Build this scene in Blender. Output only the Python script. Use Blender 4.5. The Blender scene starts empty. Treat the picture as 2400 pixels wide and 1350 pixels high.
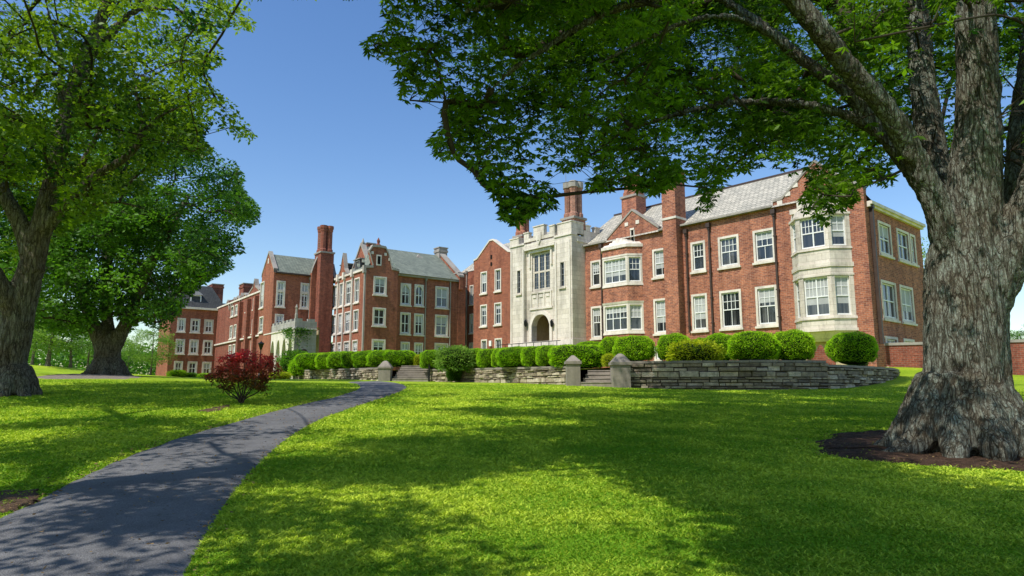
import bpy, math, random
import numpy as np
from mathutils import noise as mnoise, Vector
R = math.radians
rng = np.random.default_rng(7); random.seed(7)
C = bpy.context.scene.collection
sc = bpy.context.scene
# ------------------------------------------------------------------ camera
FP = 1600.0; PIT = math.atan(240/1600); EYE = 1.6
CAM = np.array([0, 0, EYE])
def ray(px, py):
    dx = (px-1200)/FP; dy = (675-py)/FP
    return np.array([dx, math.cos(PIT)-dy*math.sin(PIT), math.sin(PIT)+dy*math.cos(PIT)])
def at(px, py, Y):
    r = ray(px, py); return CAM + r*(Y/r[1])
def proj(P):
    P = np.atleast_2d(np.asarray(P, float)); q = P-CAM
    d = q[:, 1]*math.cos(PIT)+q[:, 2]*math.sin(PIT); u = -q[:, 1]*math.sin(PIT)+q[:, 2]*math.cos(PIT)
    d = np.where(d > .05, d, np.nan)
    return 1200+FP*q[:, 0]/d, 675-FP*u/d
def inpoly(x, y, poly):
    poly = np.asarray(poly, float); r = np.zeros(np.shape(x), bool); n = len(poly); j = n-1
    for i in range(n):
        xi, yi = poly[i]; xj, yj = poly[j]
        if yi != yj:
            c = ((yi > y) != (yj > y)) & (x < (xj-xi)*(y-yi)/(yj-yi)+xi); r ^= c
        j = i
    return r
SUN_EL = R(54); SUNH = np.array([-.735, -.678]); SUNH /= np.linalg.norm(SUNH)
SUNV = np.array([SUNH[0]*math.cos(SUN_EL), SUNH[1]*math.cos(SUN_EL), math.sin(SUN_EL)])
# ------------------------------------------------------------------ objects
def prop(o, label=None, cat=None, group=None, kind=None):
    if label: o['label'] = label
    if cat: o['category'] = cat
    if group: o['group'] = group
    if kind: o['kind'] = kind
    return o
def empty(name, loc, rz=0, **k):
    o = bpy.data.objects.new(name, None); C.objects.link(o); o.location = loc; o.rotation_euler = (0, 0, rz)
    o.empty_display_size = .2
    return prop(o, **k)
class MB:
    def __init__(s): s.v = []; s.f = []; s.t = []
    def quad(s, *p, t=.5):
        i = len(s.v); s.v += [tuple(map(float, q)) for q in p]; s.t += [t]*len(p); s.f.append(tuple(range(i, i+len(p))))
    def hexa(s, p, t=.5):   # 8 points: bottom 4 ccw, top 4
        i = len(s.v); s.v += [tuple(map(float, q)) for q in p]; s.t += [t]*8
        for f in ((3, 2, 1, 0), (4, 5, 6, 7), (0, 1, 5, 4), (1, 2, 6, 5), (2, 3, 7, 6), (3, 0, 4, 7)): s.f.append(tuple(i+k for k in f))
    def box(s, x0, x1, y0, y1, z0, z1, t=.5):
        s.hexa([(x0, y0, z0), (x1, y0, z0), (x1, y1, z0), (x0, y1, z0), (x0, y0, z1), (x1, y0, z1), (x1, y1, z1), (x0, y1, z1)], t)
    def prism(s, poly, fn0, fn1, t=.5):
        a = [fn0(*p) for p in poly]; b = [fn1(*p) for p in poly]; n = len(a)
        s.quad(*a, t=t); s.quad(*b[::-1], t=t)
        for k in range(n): s.quad(a[(k+1) % n], a[k], b[k], b[(k+1) % n], t=t)
    def lathe(s, cx, cy, prof, n=8, a0=0, t=.5):   # prof [(r,z)]
        i = len(s.v)
        for r, z in prof:
            for k in range(n):
                a = a0+2*math.pi*k/n; s.v.append((cx+r*math.cos(a), cy+r*math.sin(a), z)); s.t.append(t)
        for j in range(len(prof)-1):
            for k in range(n):
                k2 = (k+1) % n; s.f.append((i+j*n+k, i+j*n+k2, i+(j+1)*n+k2, i+(j+1)*n+k))
        s.f.append(tuple(i+(len(prof)-1)*n+k for k in range(n))); s.f.append(tuple(i+k for k in range(n))[::-1])
    def tube(s, pts, rads, n=8, t=.5, wob=0):
        pts = [np.asarray(p, float) for p in pts]; i = len(s.v); m = len(pts)
        up = np.array([0.3, 0.8, .2])
        for j in range(m):
            d = pts[min(j+1, m-1)]-pts[max(j-1, 0)]; d = d/(np.linalg.norm(d)+1e-9)
            a = np.cross(d, up); a /= np.linalg.norm(a)+1e-9; b = np.cross(d, a)
            for k in range(n):
                an = 2*math.pi*k/n; rr = rads[j]*(1+(wob*math.sin(3*an+j*.7) if wob else 0))
                s.v.append(tuple(pts[j]+(a*math.cos(an)+b*math.sin(an))*rr)); s.t.append(t)
        for j in range(m-1):
            for k in range(n):
                k2 = (k+1) % n; s.f.append((i+j*n+k, i+j*n+k2, i+(j+1)*n+k2, i+(j+1)*n+k))
        s.f.append(tuple(i+k for k in range(n))[::-1]); s.f.append(tuple(i+(m-1)*n+k for k in range(n)))
    def build(s, name, mat, parent=None, smooth=False, **k):
        me = bpy.data.meshes.new(name); me.from_pydata(s.v, [], s.f)
        a = me.attributes.new('tint', 'FLOAT', 'POINT'); a.data.foreach_set('value', np.array(s.t, np.float32))
        me.materials.append(mat)
        if smooth: me.polygons.foreach_set('use_smooth', [True]*len(me.polygons))
        o = bpy.data.objects.new(name, me); C.objects.link(o); o.parent = parent
        return prop(o, **k)
def npmesh(name, V, F, mat, parent=None, tint=None, smooth=False, fmat=None, mats=None, **k):
    V = np.asarray(V, np.float32); F = np.asarray(F, np.int32); n, w = F.shape
    me = bpy.data.meshes.new(name); me.vertices.add(len(V)); me.vertices.foreach_set('co', V.ravel())
    me.loops.add(n*w); me.loops.foreach_set('vertex_index', F.ravel())
    me.polygons.add(n); me.polygons.foreach_set('loop_start', np.arange(0, n*w, w, dtype=np.int32))
    me.polygons.foreach_set('loop_total', np.full(n, w, np.int32))
    for m in (mats or [mat]): me.materials.append(m)
    if fmat is not None: me.polygons.foreach_set('material_index', np.asarray(fmat, np.int32))
    me.update(calc_edges=True)
    if smooth: me.polygons.foreach_set('use_smooth', np.ones(n, bool))
    if tint is not None:
        a = me.attributes.new('tint', 'FLOAT', 'POINT'); a.data.foreach_set('value', np.asarray(tint, np.float32))
    if name is None: return me
    o = bpy.data.objects.new(name, me); C.objects.link(o); o.parent = parent
    return prop(o, **k)
# ------------------------------------------------------------------ materials
class NT:
    def __init__(s, name):
        s.m = bpy.data.materials.new(name); s.m.use_nodes = True; s.t = s.m.node_tree; s.t.nodes.clear()
        s.out = s.t.nodes.new('ShaderNodeOutputMaterial')
    def n(s, typ, ins=None, **k):
        nd = s.t.nodes.new(typ)
        for a, b in k.items(): setattr(nd, a, b)
        for a, b in (ins or {}).items():
            if isinstance(b, bpy.types.NodeSocket): s.t.links.new(b, nd.inputs[a])
            else: nd.inputs[a].default_value = b
        return nd
    def pos(s, scale=(1, 1, 1), obj=True):
        c = s.n('ShaderNodeTexCoord'); m = s.n('ShaderNodeMapping', {0: c.outputs['Object'] if obj else c.outputs['Generated']}); m.inputs['Scale'].default_value = scale
        return m.outputs[0]
    def noise(s, vec, scale, detail=3, rough=.55):
        return s.n('ShaderNodeTexNoise', {'Vector': vec, 'Scale': scale, 'Detail': detail, 'Roughness': rough}).outputs['Fac']
    def ramp(s, fac, stops, interp='LINEAR'):
        r = s.n('ShaderNodeValToRGB', {0: fac}); cr = r.color_ramp; cr.interpolation = interp
        while len(cr.elements) < len(stops): cr.elements.new(.5)
        for e, (p, c) in zip(cr.elements, stops): e.position = p; e.color = tuple(c)+(1,) if len(c) == 3 else c
        return r.outputs['Color']
    def mix(s, fac, a, b, mode='MIX'):
        m = s.n('ShaderNodeMix', data_type='RGBA', blend_type=mode)
        for i, v in ((0, fac), (6, a), (7, b)):
            if isinstance(v, bpy.types.NodeSocket): s.t.links.new(v, m.inputs[i])
            elif i == 0: m.inputs[0].default_value = v
            else: m.inputs[i].default_value = tuple(v)+(1,)
        return m.outputs[2]
    def bump(s, h, strength=.5, dist=.05):
        return s.n('ShaderNodeBump', {'Height': h, 'Strength': strength, 'Distance': dist}).outputs[0]
    def bsdf(s, col, rough=.8, normal=None, metal=0, spec=.3):
        b = s.n('ShaderNodeBsdfPrincipled', {'Roughness': rough, 'Metallic': metal, 'Specular IOR Level': spec})
        if isinstance(col, bpy.types.NodeSocket): s.t.links.new(col, b.inputs['Base Color'])
        else: b.inputs['Base Color'].default_value = tuple(col)+(1,)
        if normal is not None: s.t.links.new(normal, b.inputs['Normal'])
        return b.outputs[0]
    def attr(s, name='tint'): return s.n('ShaderNodeAttribute', attribute_name=name).outputs['Fac']
    def done(s, sh): s.t.links.new(sh, s.out.inputs[0]); return s.m
def m_brick(name='brick', c1=(.42, .135, .07), c2=(.26, .075, .044), mortar=(.34, .23, .17), dark=.5):
    q = NT(name); c = q.n('ShaderNodeTexCoord').outputs['Object']
    sp = q.n('ShaderNodeSeparateXYZ', {0: c}); ad = q.n('ShaderNodeMath', {0: sp.outputs[0], 1: sp.outputs[1]}, operation='ADD')
    cb = q.n('ShaderNodeCombineXYZ', {0: ad.outputs[0], 1: sp.outputs[2], 2: 0.0}).outputs[0]
    bt = q.n('ShaderNodeTexBrick', {'Vector': cb, 'Scale': 1.0, 'Color1': c1+(1,), 'Color2': c2+(1,), 'Mortar': mortar+(1,), 'Mortar Size': .012, 'Mortar Smooth': .3, 'Bias': -.15, 'Brick Width': .29, 'Row Height': .105})
    n1 = q.noise(c, .35, 4); n2 = q.noise(c, 3.0, 4, .7); n3 = q.noise(c, 9, 3, .7)
    col = q.mix(q.ramp(n2, [(.35, (0, 0, 0)), (.7, (1, 1, 1))]), bt.outputs[0], (.36, .12, .07)) if False else bt.outputs[0]
    col = q.mix(q.ramp(n1, [(.3, (.0,)*3), (.75, (dark,)*3)]), col, (.55, .45, .45), 'MULTIPLY')
    col = q.mix(.65, col, q.ramp(n3, [(.3, (.45, .4, .4)), (.55, (1, 1, 1)), (.75, (1.5, 1.35, 1.2))]), 'MULTIPLY')
    col = q.mix(.5, col, q.ramp(n2, [(.3, (.6, .55, .55)), (.7, (1.25, 1.2, 1.15))]), 'MULTIPLY')
    sv = q.n('ShaderNodeMapping', {0: c}); sv.inputs['Scale'].default_value = (1, 1, .12)
    st = q.noise(sv.outputs[0], 1.6, 5, .7); col = q.mix(.75, col, q.ramp(st, [(.36, (.62, .58, .58)), (.52, (1, 1, 1)), (.72, (1.18, 1.12, 1.06))]), 'MULTIPLY')
    return q.done(q.bsdf(col, .88, q.bump(bt.outputs['Fac'], -.4, .01), spec=.2))
def m_stone(name='limestone', base=(.76, .685, .59), dirt=(.34, .31, .27), joints=True):
    q = NT(name); c = q.n('ShaderNodeTexCoord').outputs['Object']
    sp = q.n('ShaderNodeSeparateXYZ', {0: c}); ad = q.n('ShaderNodeMath', {0: sp.outputs[0], 1: sp.outputs[1]}, operation='ADD')
    cb = q.n('ShaderNodeCombineXYZ', {0: ad.outputs[0], 1: sp.outputs[2], 2: 0.0}).outputs[0]
    v = q.n('ShaderNodeMapping', {0: c}); v.inputs['Scale'].default_value = (1, 1, .25)
    n1 = q.noise(v.outputs[0], 1.3, 5, .65); n2 = q.noise(c, 7, 4, .7)
    col = q.mix(q.ramp(n1, [(.45, (0, 0, 0)), (.75, (.9,)*3)]), base, dirt)
    col = q.mix(.5, col, q.ramp(n2, [(.3, (.75,)*3), (.7, (1.15,)*3)]), 'MULTIPLY')
    if joints:
        bt = q.n('ShaderNodeTexBrick', {'Vector': cb, 'Scale': 1.0, 'Color1': (1, 1, 1, 1), 'Color2': (.84, .83, .8, 1), 'Mortar': (.6, .57, .52, 1), 'Mortar Size': .01, 'Brick Width': .9, 'Row Height': .38})
        col = q.mix(1.0, col, bt.outputs[0], 'MULTIPLY')
    return q.done(q.bsdf(col, .85, q.bump(n2, .25, .02), spec=.2))
def m_slate(name='slate', c1=(.53, .495, .415), c2=(.37, .355, .30), gap=(.13, .13, .12)):
    q = NT(name); c = q.n('ShaderNodeTexCoord').outputs['Object']
    sp = q.n('ShaderNodeSeparateXYZ', {0: c}); ad = q.n('ShaderNodeMath', {0: sp.outputs[0], 1: sp.outputs[1]}, operation='ADD')
    cb = q.n('ShaderNodeCombineXYZ', {0: ad.outputs[0], 1: sp.outputs[2], 2: 0.0}).outputs[0]
    bt = q.n('ShaderNodeTexBrick', {'Vector': cb, 'Scale': 1.0, 'Color1': c1+(1,), 'Color2': c2+(1,), 'Mortar': gap+(1,), 'Mortar Size': .022, 'Mortar Smooth': .4, 'Brick Width': .34, 'Row Height': .2})
    n = q.noise(c, .9, 5, .7); n3 = q.noise(c, 6, 4, .7)
    col = q.mix(.7, bt.outputs[0], q.ramp(n, [(.3, (.7, .7, .66)), (.7, (1.2, 1.17, 1.1))]), 'MULTIPLY')
    col = q.mix(.6, col, q.ramp(n3, [(.3, (.65,)*3), (.7, (1.25,)*3)]), 'MULTIPLY')
    return q.done(q.bsdf(col, .75, q.bump(bt.outputs['Fac'], -.5, .03), spec=.3))
def m_plain(name, col, rough=.7, spec=.3, metal=0, var=.3, sc_=4):
    q = NT(name); n = q.noise(q.pos(), sc_, 4, .6)
    c = q.mix(1.0, col, q.ramp(n, [(.25, (1-var,)*3), (.75, (1+var*.6,)*3)]), 'MULTIPLY')
    return q.done(q.bsdf(c, rough, q.bump(n, .15, .02), metal, spec))
def m_glass():
    q = NT('window_glass'); c = q.n('ShaderNodeTexCoord').outputs['Object']
    oi = q.n('ShaderNodeObjectInfo').outputs['Random']
    sp = q.n('ShaderNodeSeparateXYZ', {0: c}); ad = q.n('ShaderNodeMath', {0: sp.outputs[0], 1: sp.outputs[1]}, operation='ADD')
    w = q.n('ShaderNodeCombineXYZ', {0: ad.outputs[0], 1: q.n('ShaderNodeMath', {0: oi, 1: 37.0}, operation='MULTIPLY').outputs[0]}).outputs[0]
    wv = q.noise(w, 4.5, 2, .5)
    big = q.noise(c, .8, 2, .5)
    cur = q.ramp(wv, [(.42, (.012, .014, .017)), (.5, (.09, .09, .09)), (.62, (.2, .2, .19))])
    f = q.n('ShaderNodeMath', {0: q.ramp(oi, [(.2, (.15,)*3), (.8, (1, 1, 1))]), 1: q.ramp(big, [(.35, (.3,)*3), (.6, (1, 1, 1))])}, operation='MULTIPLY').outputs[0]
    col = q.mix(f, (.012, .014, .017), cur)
    bp = q.bump(q.noise(c, 1.6, 2), .12, .05)
    return q.done(q.bsdf(col, .06, bp, spec=.9))
def m_leaf(name, dark, light, trans, tw=.45, rough=.5):
    q = NT(name); t = q.attr(); col = q.ramp(t, [(0, dark), (1, light)])
    tc = q.mix(1.0, col, trans, 'MULTIPLY')
    col = q.mix(1.0, col, q.ramp(q.n('ShaderNodeObjectInfo').outputs['Random'], [(0, (.78, .84, .8)), (1, (1.15, 1.08, 1.0))]), 'MULTIPLY')
    d = q.bsdf(col, rough+.1, spec=.22); tr = q.n('ShaderNodeBsdfTranslucent', {'Color': tc}).outputs[0]
    return q.done(q.n('ShaderNodeMixShader', {0: tw, 1: d, 2: tr}).outputs[0])
def m_bark(name, c1, c2, c3, sc_=6, zs=.22, bump=.8, dist=.06):
    q = NT(name); v = q.pos((1, 1, zs)); p = q.pos()
    dn = q.n('ShaderNodeTexNoise', {'Vector': v, 'Scale': 5.0, 'Detail': 4.0}).outputs['Color']
    v2 = q.n('ShaderNodeMix', {0: .22, 4: v, 5: dn}, data_type='VECTOR').outputs[1]
    vo = q.n('ShaderNodeTexVoronoi', {'Vector': v2, 'Scale': float(sc_)}, feature='DISTANCE_TO_EDGE').outputs['Distance']
    vo2 = q.n('ShaderNodeTexVoronoi', {'Vector': v2, 'Scale': sc_*2.7}, feature='DISTANCE_TO_EDGE').outputs['Distance']
    n = q.noise(v, sc_*1.6, 8, .75); n2 = q.noise(p, 1.1, 5, .7); n3 = q.noise(p, 26, 5, .8)
    e1 = q.ramp(vo, [(0, (.25,)*3), (.10, (1, 1, 1))]); e2 = q.ramp(vo2, [(0, (.6,)*3), (.09, (1, 1, 1))])
    h = q.n('ShaderNodeMath', {0: q.n('ShaderNodeMath', {0: e1, 1: e2}, operation='MULTIPLY').outputs[0], 1: q.ramp(n, [(.3, (.25,)*3), (.7, (1, 1, 1))])}, operation='MULTIPLY').outputs[0]
    h2 = q.n('ShaderNodeMath', {0: h, 1: q.n('ShaderNodeMath', {0: n3, 1: .35}, operation='MULTIPLY').outputs[0]}, operation='ADD').outputs[0]
    col = q.ramp(h2, [(.25, c1), (.65, c2), (1.15 if False else 1, c3)])
    col = q.mix(.7, col, q.ramp(n2, [(.35, (.7, .55, .38)), (.5, (.95, .95, .85)), (.66, (1.15, 1.3, 1.2))]), 'MULTIPLY')
    col = q.mix(.5, col, q.ramp(n3, [(.3, (.55,)*3), (.7, (1.5,)*3)]), 'MULTIPLY')
    return q.done(q.bsdf(col, .9, q.bump(h2, bump, dist), spec=.15))
def m_lawn():
    q = NT('lawn'); p = q.pos()
    n1 = q.noise(p, .35, 4, .6); n2 = q.noise(p, 5, 5, .7); n3 = q.noise(p, 40, 4, .8)
    col = q.ramp(n1, [(.3, (.22, .36, .016)), (.7, (.40, .52, .035))])
    col = q.mix(.7, col, q.ramp(n2, [(.3, (.6, .65, .6)), (.7, (1.3, 1.25, 1.2))]), 'MULTIPLY')
    col = q.mix(.8, col, q.ramp(n3, [(.3, (.45, .5, .4)), (.7, (1.5, 1.45, 1.4))]), 'MULTIPLY')
    return q.done(q.bsdf(col, .9, q.bump(n3, .9, .05), spec=.1))
def m_asphalt():
    q = NT('asphalt'); p = q.pos(); n1 = q.noise(p, .9, 4); n2 = q.noise(p, 60, 3, .8)
    vo = q.n('ShaderNodeTexVoronoi', {'Vector': p, 'Scale': 95.0}).outputs['Distance']
    n4 = q.noise(p, 2.6, 6, .7)
    col = q.ramp(n1, [(.3, (.135, .135, .142)), (.7, (.18, .178, .182))])
    col = q.mix(.7, col, q.ramp(n4, [(.3, (.72,)*3), (.7, (1.2,)*3)]), 'MULTIPLY')
    col = q.mix(.75, col, q.ramp(n2, [(.35, (.5,)*3), (.62, (1.2,)*3), (.75, (2.6, 2.5, 2.3))]), 'MULTIPLY')
    return q.done(q.bsdf(col, .92, q.bump(vo, .55, .012), spec=.2))
def m_soil(name, a, b):
    q = NT(name); p = q.pos(); n = q.noise(p, 7, 6, .75); n2 = q.noise(p, 38, 4, .8)
    col = q.mix(.7, q.ramp(n, [(.3, a), (.72, b)]), q.ramp(n2, [(.3, (.35,)*3), (.7, (1.6, 1.5, 1.4))]), 'MULTIPLY')
    return q.done(q.bsdf(col, .95, q.bump(n2, 1, .06), spec=.1))
def m_fieldstone():
    q = NT('fieldstone'); p = q.pos(); t = q.attr(); n = q.noise(p, 5, 5, .7); n2 = q.noise(p, 22, 4, .8)
    col = q.ramp(t, [(0, (.20, .17, .135)), (.35, (.34, .285, .215)), (.7, (.48, .41, .31)), (1, (.60, .53, .43))])
    col = q.mix(.9, col, q.ramp(n, [(.3, (.45, .43, .42)), (.68, (1.25, 1.22, 1.15))]), 'MULTIPLY')
    col = q.mix(.5, col, q.ramp(n2, [(.3, (.6,)*3), (.7, (1.3,)*3)]), 'MULTIPLY')
    return q.done(q.bsdf(col, .92, q.bump(n2, .8, .03), spec=.15))
M = dict(brick=m_brick(), brick2=m_brick('weathered_brick', (.50, .19, .105), (.22, .078, .058), (.46, .31, .23), .5),
         palebrick=m_brick('pale_brick', (.42, .19, .13), (.30, .13, .09), (.48, .38, .3), .3), brick3=m_brick('dark_brick', (.34, .10, .06), (.20, .058, .038), (.28, .19, .15), .45),
         stone=m_stone(), trim=m_stone('stone_trim', (.73, .66, .57), (.42, .38, .33), False), cope=m_stone('stone_coping', (.34, .31, .27), (.17, .155, .14), False),
         grey=m_stone('shade_grey_stone', (.42, .40, .37), (.24, .23, .22), True),  # portico stone greyed, standing in for the shade on its front
         slate=m_slate(), slated=m_slate('green_slate', (.24, .27, .22), (.17, .2, .165), (.09, .1, .09)), darkroof=m_slate('dark_slate', (.07, .075, .08), (.05, .055, .06), (.03, .03, .03)),
         white=m_plain('white_paint', (.78, .78, .75), .45, .4, var=.08), glass=m_glass(), metal=m_plain('brown_metal', (.07, .045, .035), .5, .4, .2),
         lead=m_plain('lead_grey', (.22, .22, .21), .6, .4), dark=m_plain('dark_opening', (.012, .011, .01), .9, .1), black=m_plain('black_iron', (.012, .012, .013), .45, .5, .5),
         wood=m_plain('dark_oak', (.10, .055, .03), .5, .3), plaster=m_plain('warm_plaster', (.45, .36, .22), .8),
         lawn=m_lawn(), asphalt=m_asphalt(), mulch=m_soil('mulch', (.035, .022, .015), (.17, .105, .072)), blind=m_plain('window_blind', (.42, .43, .42), .8, .1, 0, .2, 1.5), soil=m_soil('soil', (.09, .06, .04), (.26, .17, .11)),
         concrete=m_soil('worn_path', (.22, .19, .16), (.40, .34, .29)), mortar=m_soil('mortar', (.05, .042, .034), (.13, .11, .09)), fstone=m_fieldstone(), step=m_stone('step_stone', (.29, .255, .215), (.14, .125, .105), False))
# ------------------------------------------------------------------ ground
def g(px, py, Y): p = at(px, py, Y); return (p[0], Y, p[2])
CP = [(0, 0, 0), (0, -25, -1.4), (-25, -25, -1.6), (25, -25, -.8), (0, 5, .28), (-4, 4, .2), (5, 5, .3), (0, 12, .70), (-5, 11, .66),
      g(2270, 1062, 11.5), (18, 12, .85), (-14, 9, .6), g(1395, 905, 30), g(1800, 912, 28.5), g(1600, 911, 30), g(2000, 908, 29.8), g(2080, 895, 32.5),
      g(2130, 862, 38), g(2160, 858, 39.5), g(2390, 880, 36.5), (34, 30, 2.3), (40, 45, 3.4),
      g(1300, 901, 34), g(1100, 896, 43), g(950, 894, 47.5), g(890, 892, 48), g(700, 889, 65), g(567, 945, 19), g(35, 925, 20), g(252, 879, 40), g(120, 858, 72), g(-200, 870, 60),
      g(450, 886, 96), g(320, 884, 75), g(5, 862, 66), (10, 60, 3.0), (-10, 80, 3.3), (-50, 110, 2.8), (-70, 120, 0), (-110, 140, -6), (-90, 60, 5.5), (-45, 20, 2.6),
      (60, 80, 2.0), (0, 120, 2.6), (-40, 0, 0), (40, 10, 1.2)]
CPa = np.array(CP)
def _phi(d2): return .5*d2*np.log(d2+1e-9)
def _tps():
    n = len(CPa); d2 = ((CPa[:, None, :2]-CPa[None, :, :2])**2).sum(-1); K = _phi(d2)+np.eye(n)*4.0
    P = np.c_[np.ones(n), CPa[:, :2]]; A = np.block([[K, P], [P.T, np.zeros((3, 3))]])
    return np.linalg.solve(A, np.r_[CPa[:, 2], 0, 0, 0])
W = _tps()
def gz(x, y):
    x = np.atleast_1d(np.asarray(x, float)); y = np.atleast_1d(np.asarray(y, float)); sh = x.shape; x = x.ravel(); y = y.ravel()
    out = np.empty(len(x))
    xc = np.clip(x, -120, 70); yc = np.clip(y, -25, 145)
    for i in range(0, len(x), 100000):
        X = xc[i:i+100000]; Y = yc[i:i+100000]
        d2 = (X[:, None]-CPa[None, :, 0])**2+(Y[:, None]-CPa[None, :, 1])**2
        out[i:i+100000] = _phi(d2)@W[:-3]+W[-3]+W[-2]*X+W[-1]*Y
    far = np.clip(np.hypot(np.maximum(0, np.abs(x)-90), np.maximum(0, y-130))/80, 0, 1)
    out = out*(1-far)+(-8)*far
    return out.reshape(sh)
def gz1(x, y): return float(gz([x], [y])[0])
def onground(px, py, ymax=120):
    r = ray(px, py); ts = np.r_[np.arange(2, 30, .1), np.arange(30, ymax, .3)]; P = CAM+r[None]*(ts/r[1])[:, None]
    d = P[:, 2]-gz(P[:, 0], P[:, 1]); k = np.where(d < 0)[0]
    if len(k) == 0: k = [len(ts)-1]
    k = k[0]; 
    if k > 0:
        a, b = d[k-1], d[k]; f = a/(a-b) if a != b else 0; p = P[k-1]*(1-f)+P[k]*f
    else: p = P[0]
    return np.array([p[0], p[1], gz1(p[0], p[1])])
def axis(a): return np.unique(np.round(np.concatenate(a), 3))
gx = axis([np.linspace(-600, -120, 13), np.arange(-120, -40, 2), np.arange(-40, 40, .4), np.arange(40, 90, 2), np.linspace(90, 600, 13)])
gy = axis([np.linspace(-60, -4, 15), np.arange(-4, 55, .4), np.arange(55, 130, 1.5), np.linspace(130, 900, 25)])
GX, GY = np.meshgrid(gx, gy); GZ = gz(GX, GY)
# keep the lawn below the raised terrace and the buildings
nx, ny = len(gx), len(gy); idx = np.arange(nx*ny).reshape(ny, nx)
npmesh('lawn', np.c_[GX.ravel(), GY.ravel(), GZ.ravel()], np.c_[idx[:-1, :-1].ravel(), idx[:-1, 1:].ravel(), idx[1:, 1:].ravel(), idx[1:, :-1].ravel()], M['lawn'], smooth=True, kind='structure')
# path
LP = [(-420, 1420), (-250, 1330), (0, 1219), (75, 1179), (125, 1154), (167, 1131), (229, 1100), (312, 1065), (375, 1042), (458, 1015), (542, 992), (625, 969), (708, 948), (771, 935), (815, 922), (838, 914), (845, 907), (836, 900), (815, 896.5)]
RP = [(250, 1800), (350, 1520), (429, 1350), (458, 1283), (500, 1225), (554, 1142), (625, 1067), (687, 1017), (762, 977), (833, 954), (896, 933), (940, 918), (955, 909), (945, 901.5), (925, 897), (905, 895), (890, 893.5)]
def resample(P, n):
    P = np.array(P); s = np.r_[0, np.cumsum(np.linalg.norm(np.diff(P, axis=0), axis=1))]; t = np.linspace(0, s[-1], n)
    return np.c_[[np.interp(t, s, P[:, k]) for k in range(P.shape[1])]].T
LW = resample([onground(*p)[:2] for p in LP], 150); RW = resample([onground(*p)[:2] for p in RP], 150)
def sm(P, k=9):
    Q = P.copy()
    for i in range(len(P)): a = max(0, i-k); b = min(len(P), i+k+1); w = min(i-a, b-1-i); Q[i] = P[i-w:i+w+1].mean(0)
    return Q
LW = sm(LW, 4); RW = sm(RW, 4)
def ragged(P, s, amp):
    return P+np.array([[mnoise.noise(Vector((p[0]*s, p[1]*s, 3)))*amp, mnoise.noise(Vector((p[0]*s, p[1]*s, 9)))*amp] for p in P])
LWr = ragged(LW, 2.5, .06); RWr = ragged(RW, 2.5, .05)
def strip(name, L, Rr, mat, lift, k=12, edge=.03, **kw):
    ts = np.linspace(0, 1, k); V = []
    for a, b in zip(L, Rr):
        for t in ts: V.append((a[0]*(1-t)+b[0]*t, a[1]*(1-t)+b[1]*t))
    V = np.array(V); z = gz(V[:, 0], V[:, 1])+lift
    n = len(L); id_ = np.arange(n*k).reshape(n, k)
    z = z.reshape(n, k); z[:, 0] -= edge; z[:, -1] -= edge; z = z.ravel()
    return npmesh(name, np.c_[V, z], np.c_[id_[:-1, :-1].ravel(), id_[:-1, 1:].ravel(), id_[1:, 1:].ravel(), id_[1:, :-1].ravel()], mat, smooth=True, **kw)
strip('path', LWr, RWr, M['asphalt'], .03, kind='structure')
PATHPOLY = np.r_[LW, RW[::-1]]
def blob(name, pxpoly, mat, lift, label=None, **kw):
    W_ = np.array([onground(*p)[:2] for p in pxpoly]); W_ = resample(np.r_[W_, W_[:1]], 160)[:-1]; W_ = ragged(ragged(W_, 1.3, .3), 5.0, .22)
    c = W_.mean(0); k = 9; V = [np.r_[c]]; F = []
    rings = [c+(W_-c)*f for f in np.linspace(1/k, 1, k)]; V = np.vstack([c[None]]+rings); n = len(W_)
    z = gz(V[:, 0], V[:, 1])+lift; z[-n:] -= lift+.02
    z[:-n] += np.array([mnoise.noise(Vector((v[0]*4, v[1]*4, 1))) for v in V[:-n]])*.02
    F = []
    for i in range(n): F.append((0, 1+i, 1+(i+1) % n, 0))
    me = bpy.data.meshes.new(name)
    faces = [(0, 1+i, 1+(i+1) % n) for i in range(n)]
    for j in range(k-1):
        for i in range(n): a = 1+j*n; b = 1+(j+1)*n; faces.append((a+i, b+i, b+(i+1) % n, a+(i+1) % n))
    me.from_pydata([tuple(v)+(zz,) for v, zz in zip(V, z)], [], faces); me.materials.append(mat)
    me.polygons.foreach_set('use_smooth', [True]*len(me.polygons))
    o = bpy.data.objects.new(name, me); C.objects.link(o); prop(o, kind='structure'); return W_
BARE = []
BARE.append(blob('mulch_ground', [(1885, 1040), (1960, 1015), (2090, 1008), (2300, 1000), (2520, 1010), (2700, 1060), (2560, 1120), (2380, 1108), (2200, 1098), (2060, 1088), (1960, 1075), (1900, 1062)], M['mulch'], .04))
BARE.append(blob('bare_soil', [(470, 963), (505, 954), (545, 949), (550, 955), (520, 962), (490, 966)], M['soil'], .02))
BARE.append(blob('bare_soil', [(-60, 1160), (30, 1150), (90, 1152), (120, 1160), (60, 1186), (0, 1214), (-80, 1240)], M['soil'], .02))
BARE.append(blob('worn_ground', [(60, 888), (150, 881), (230, 878), (290, 880), (345, 886), (290, 890), (200, 889), (120, 891)], M['concrete'], .03))
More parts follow.
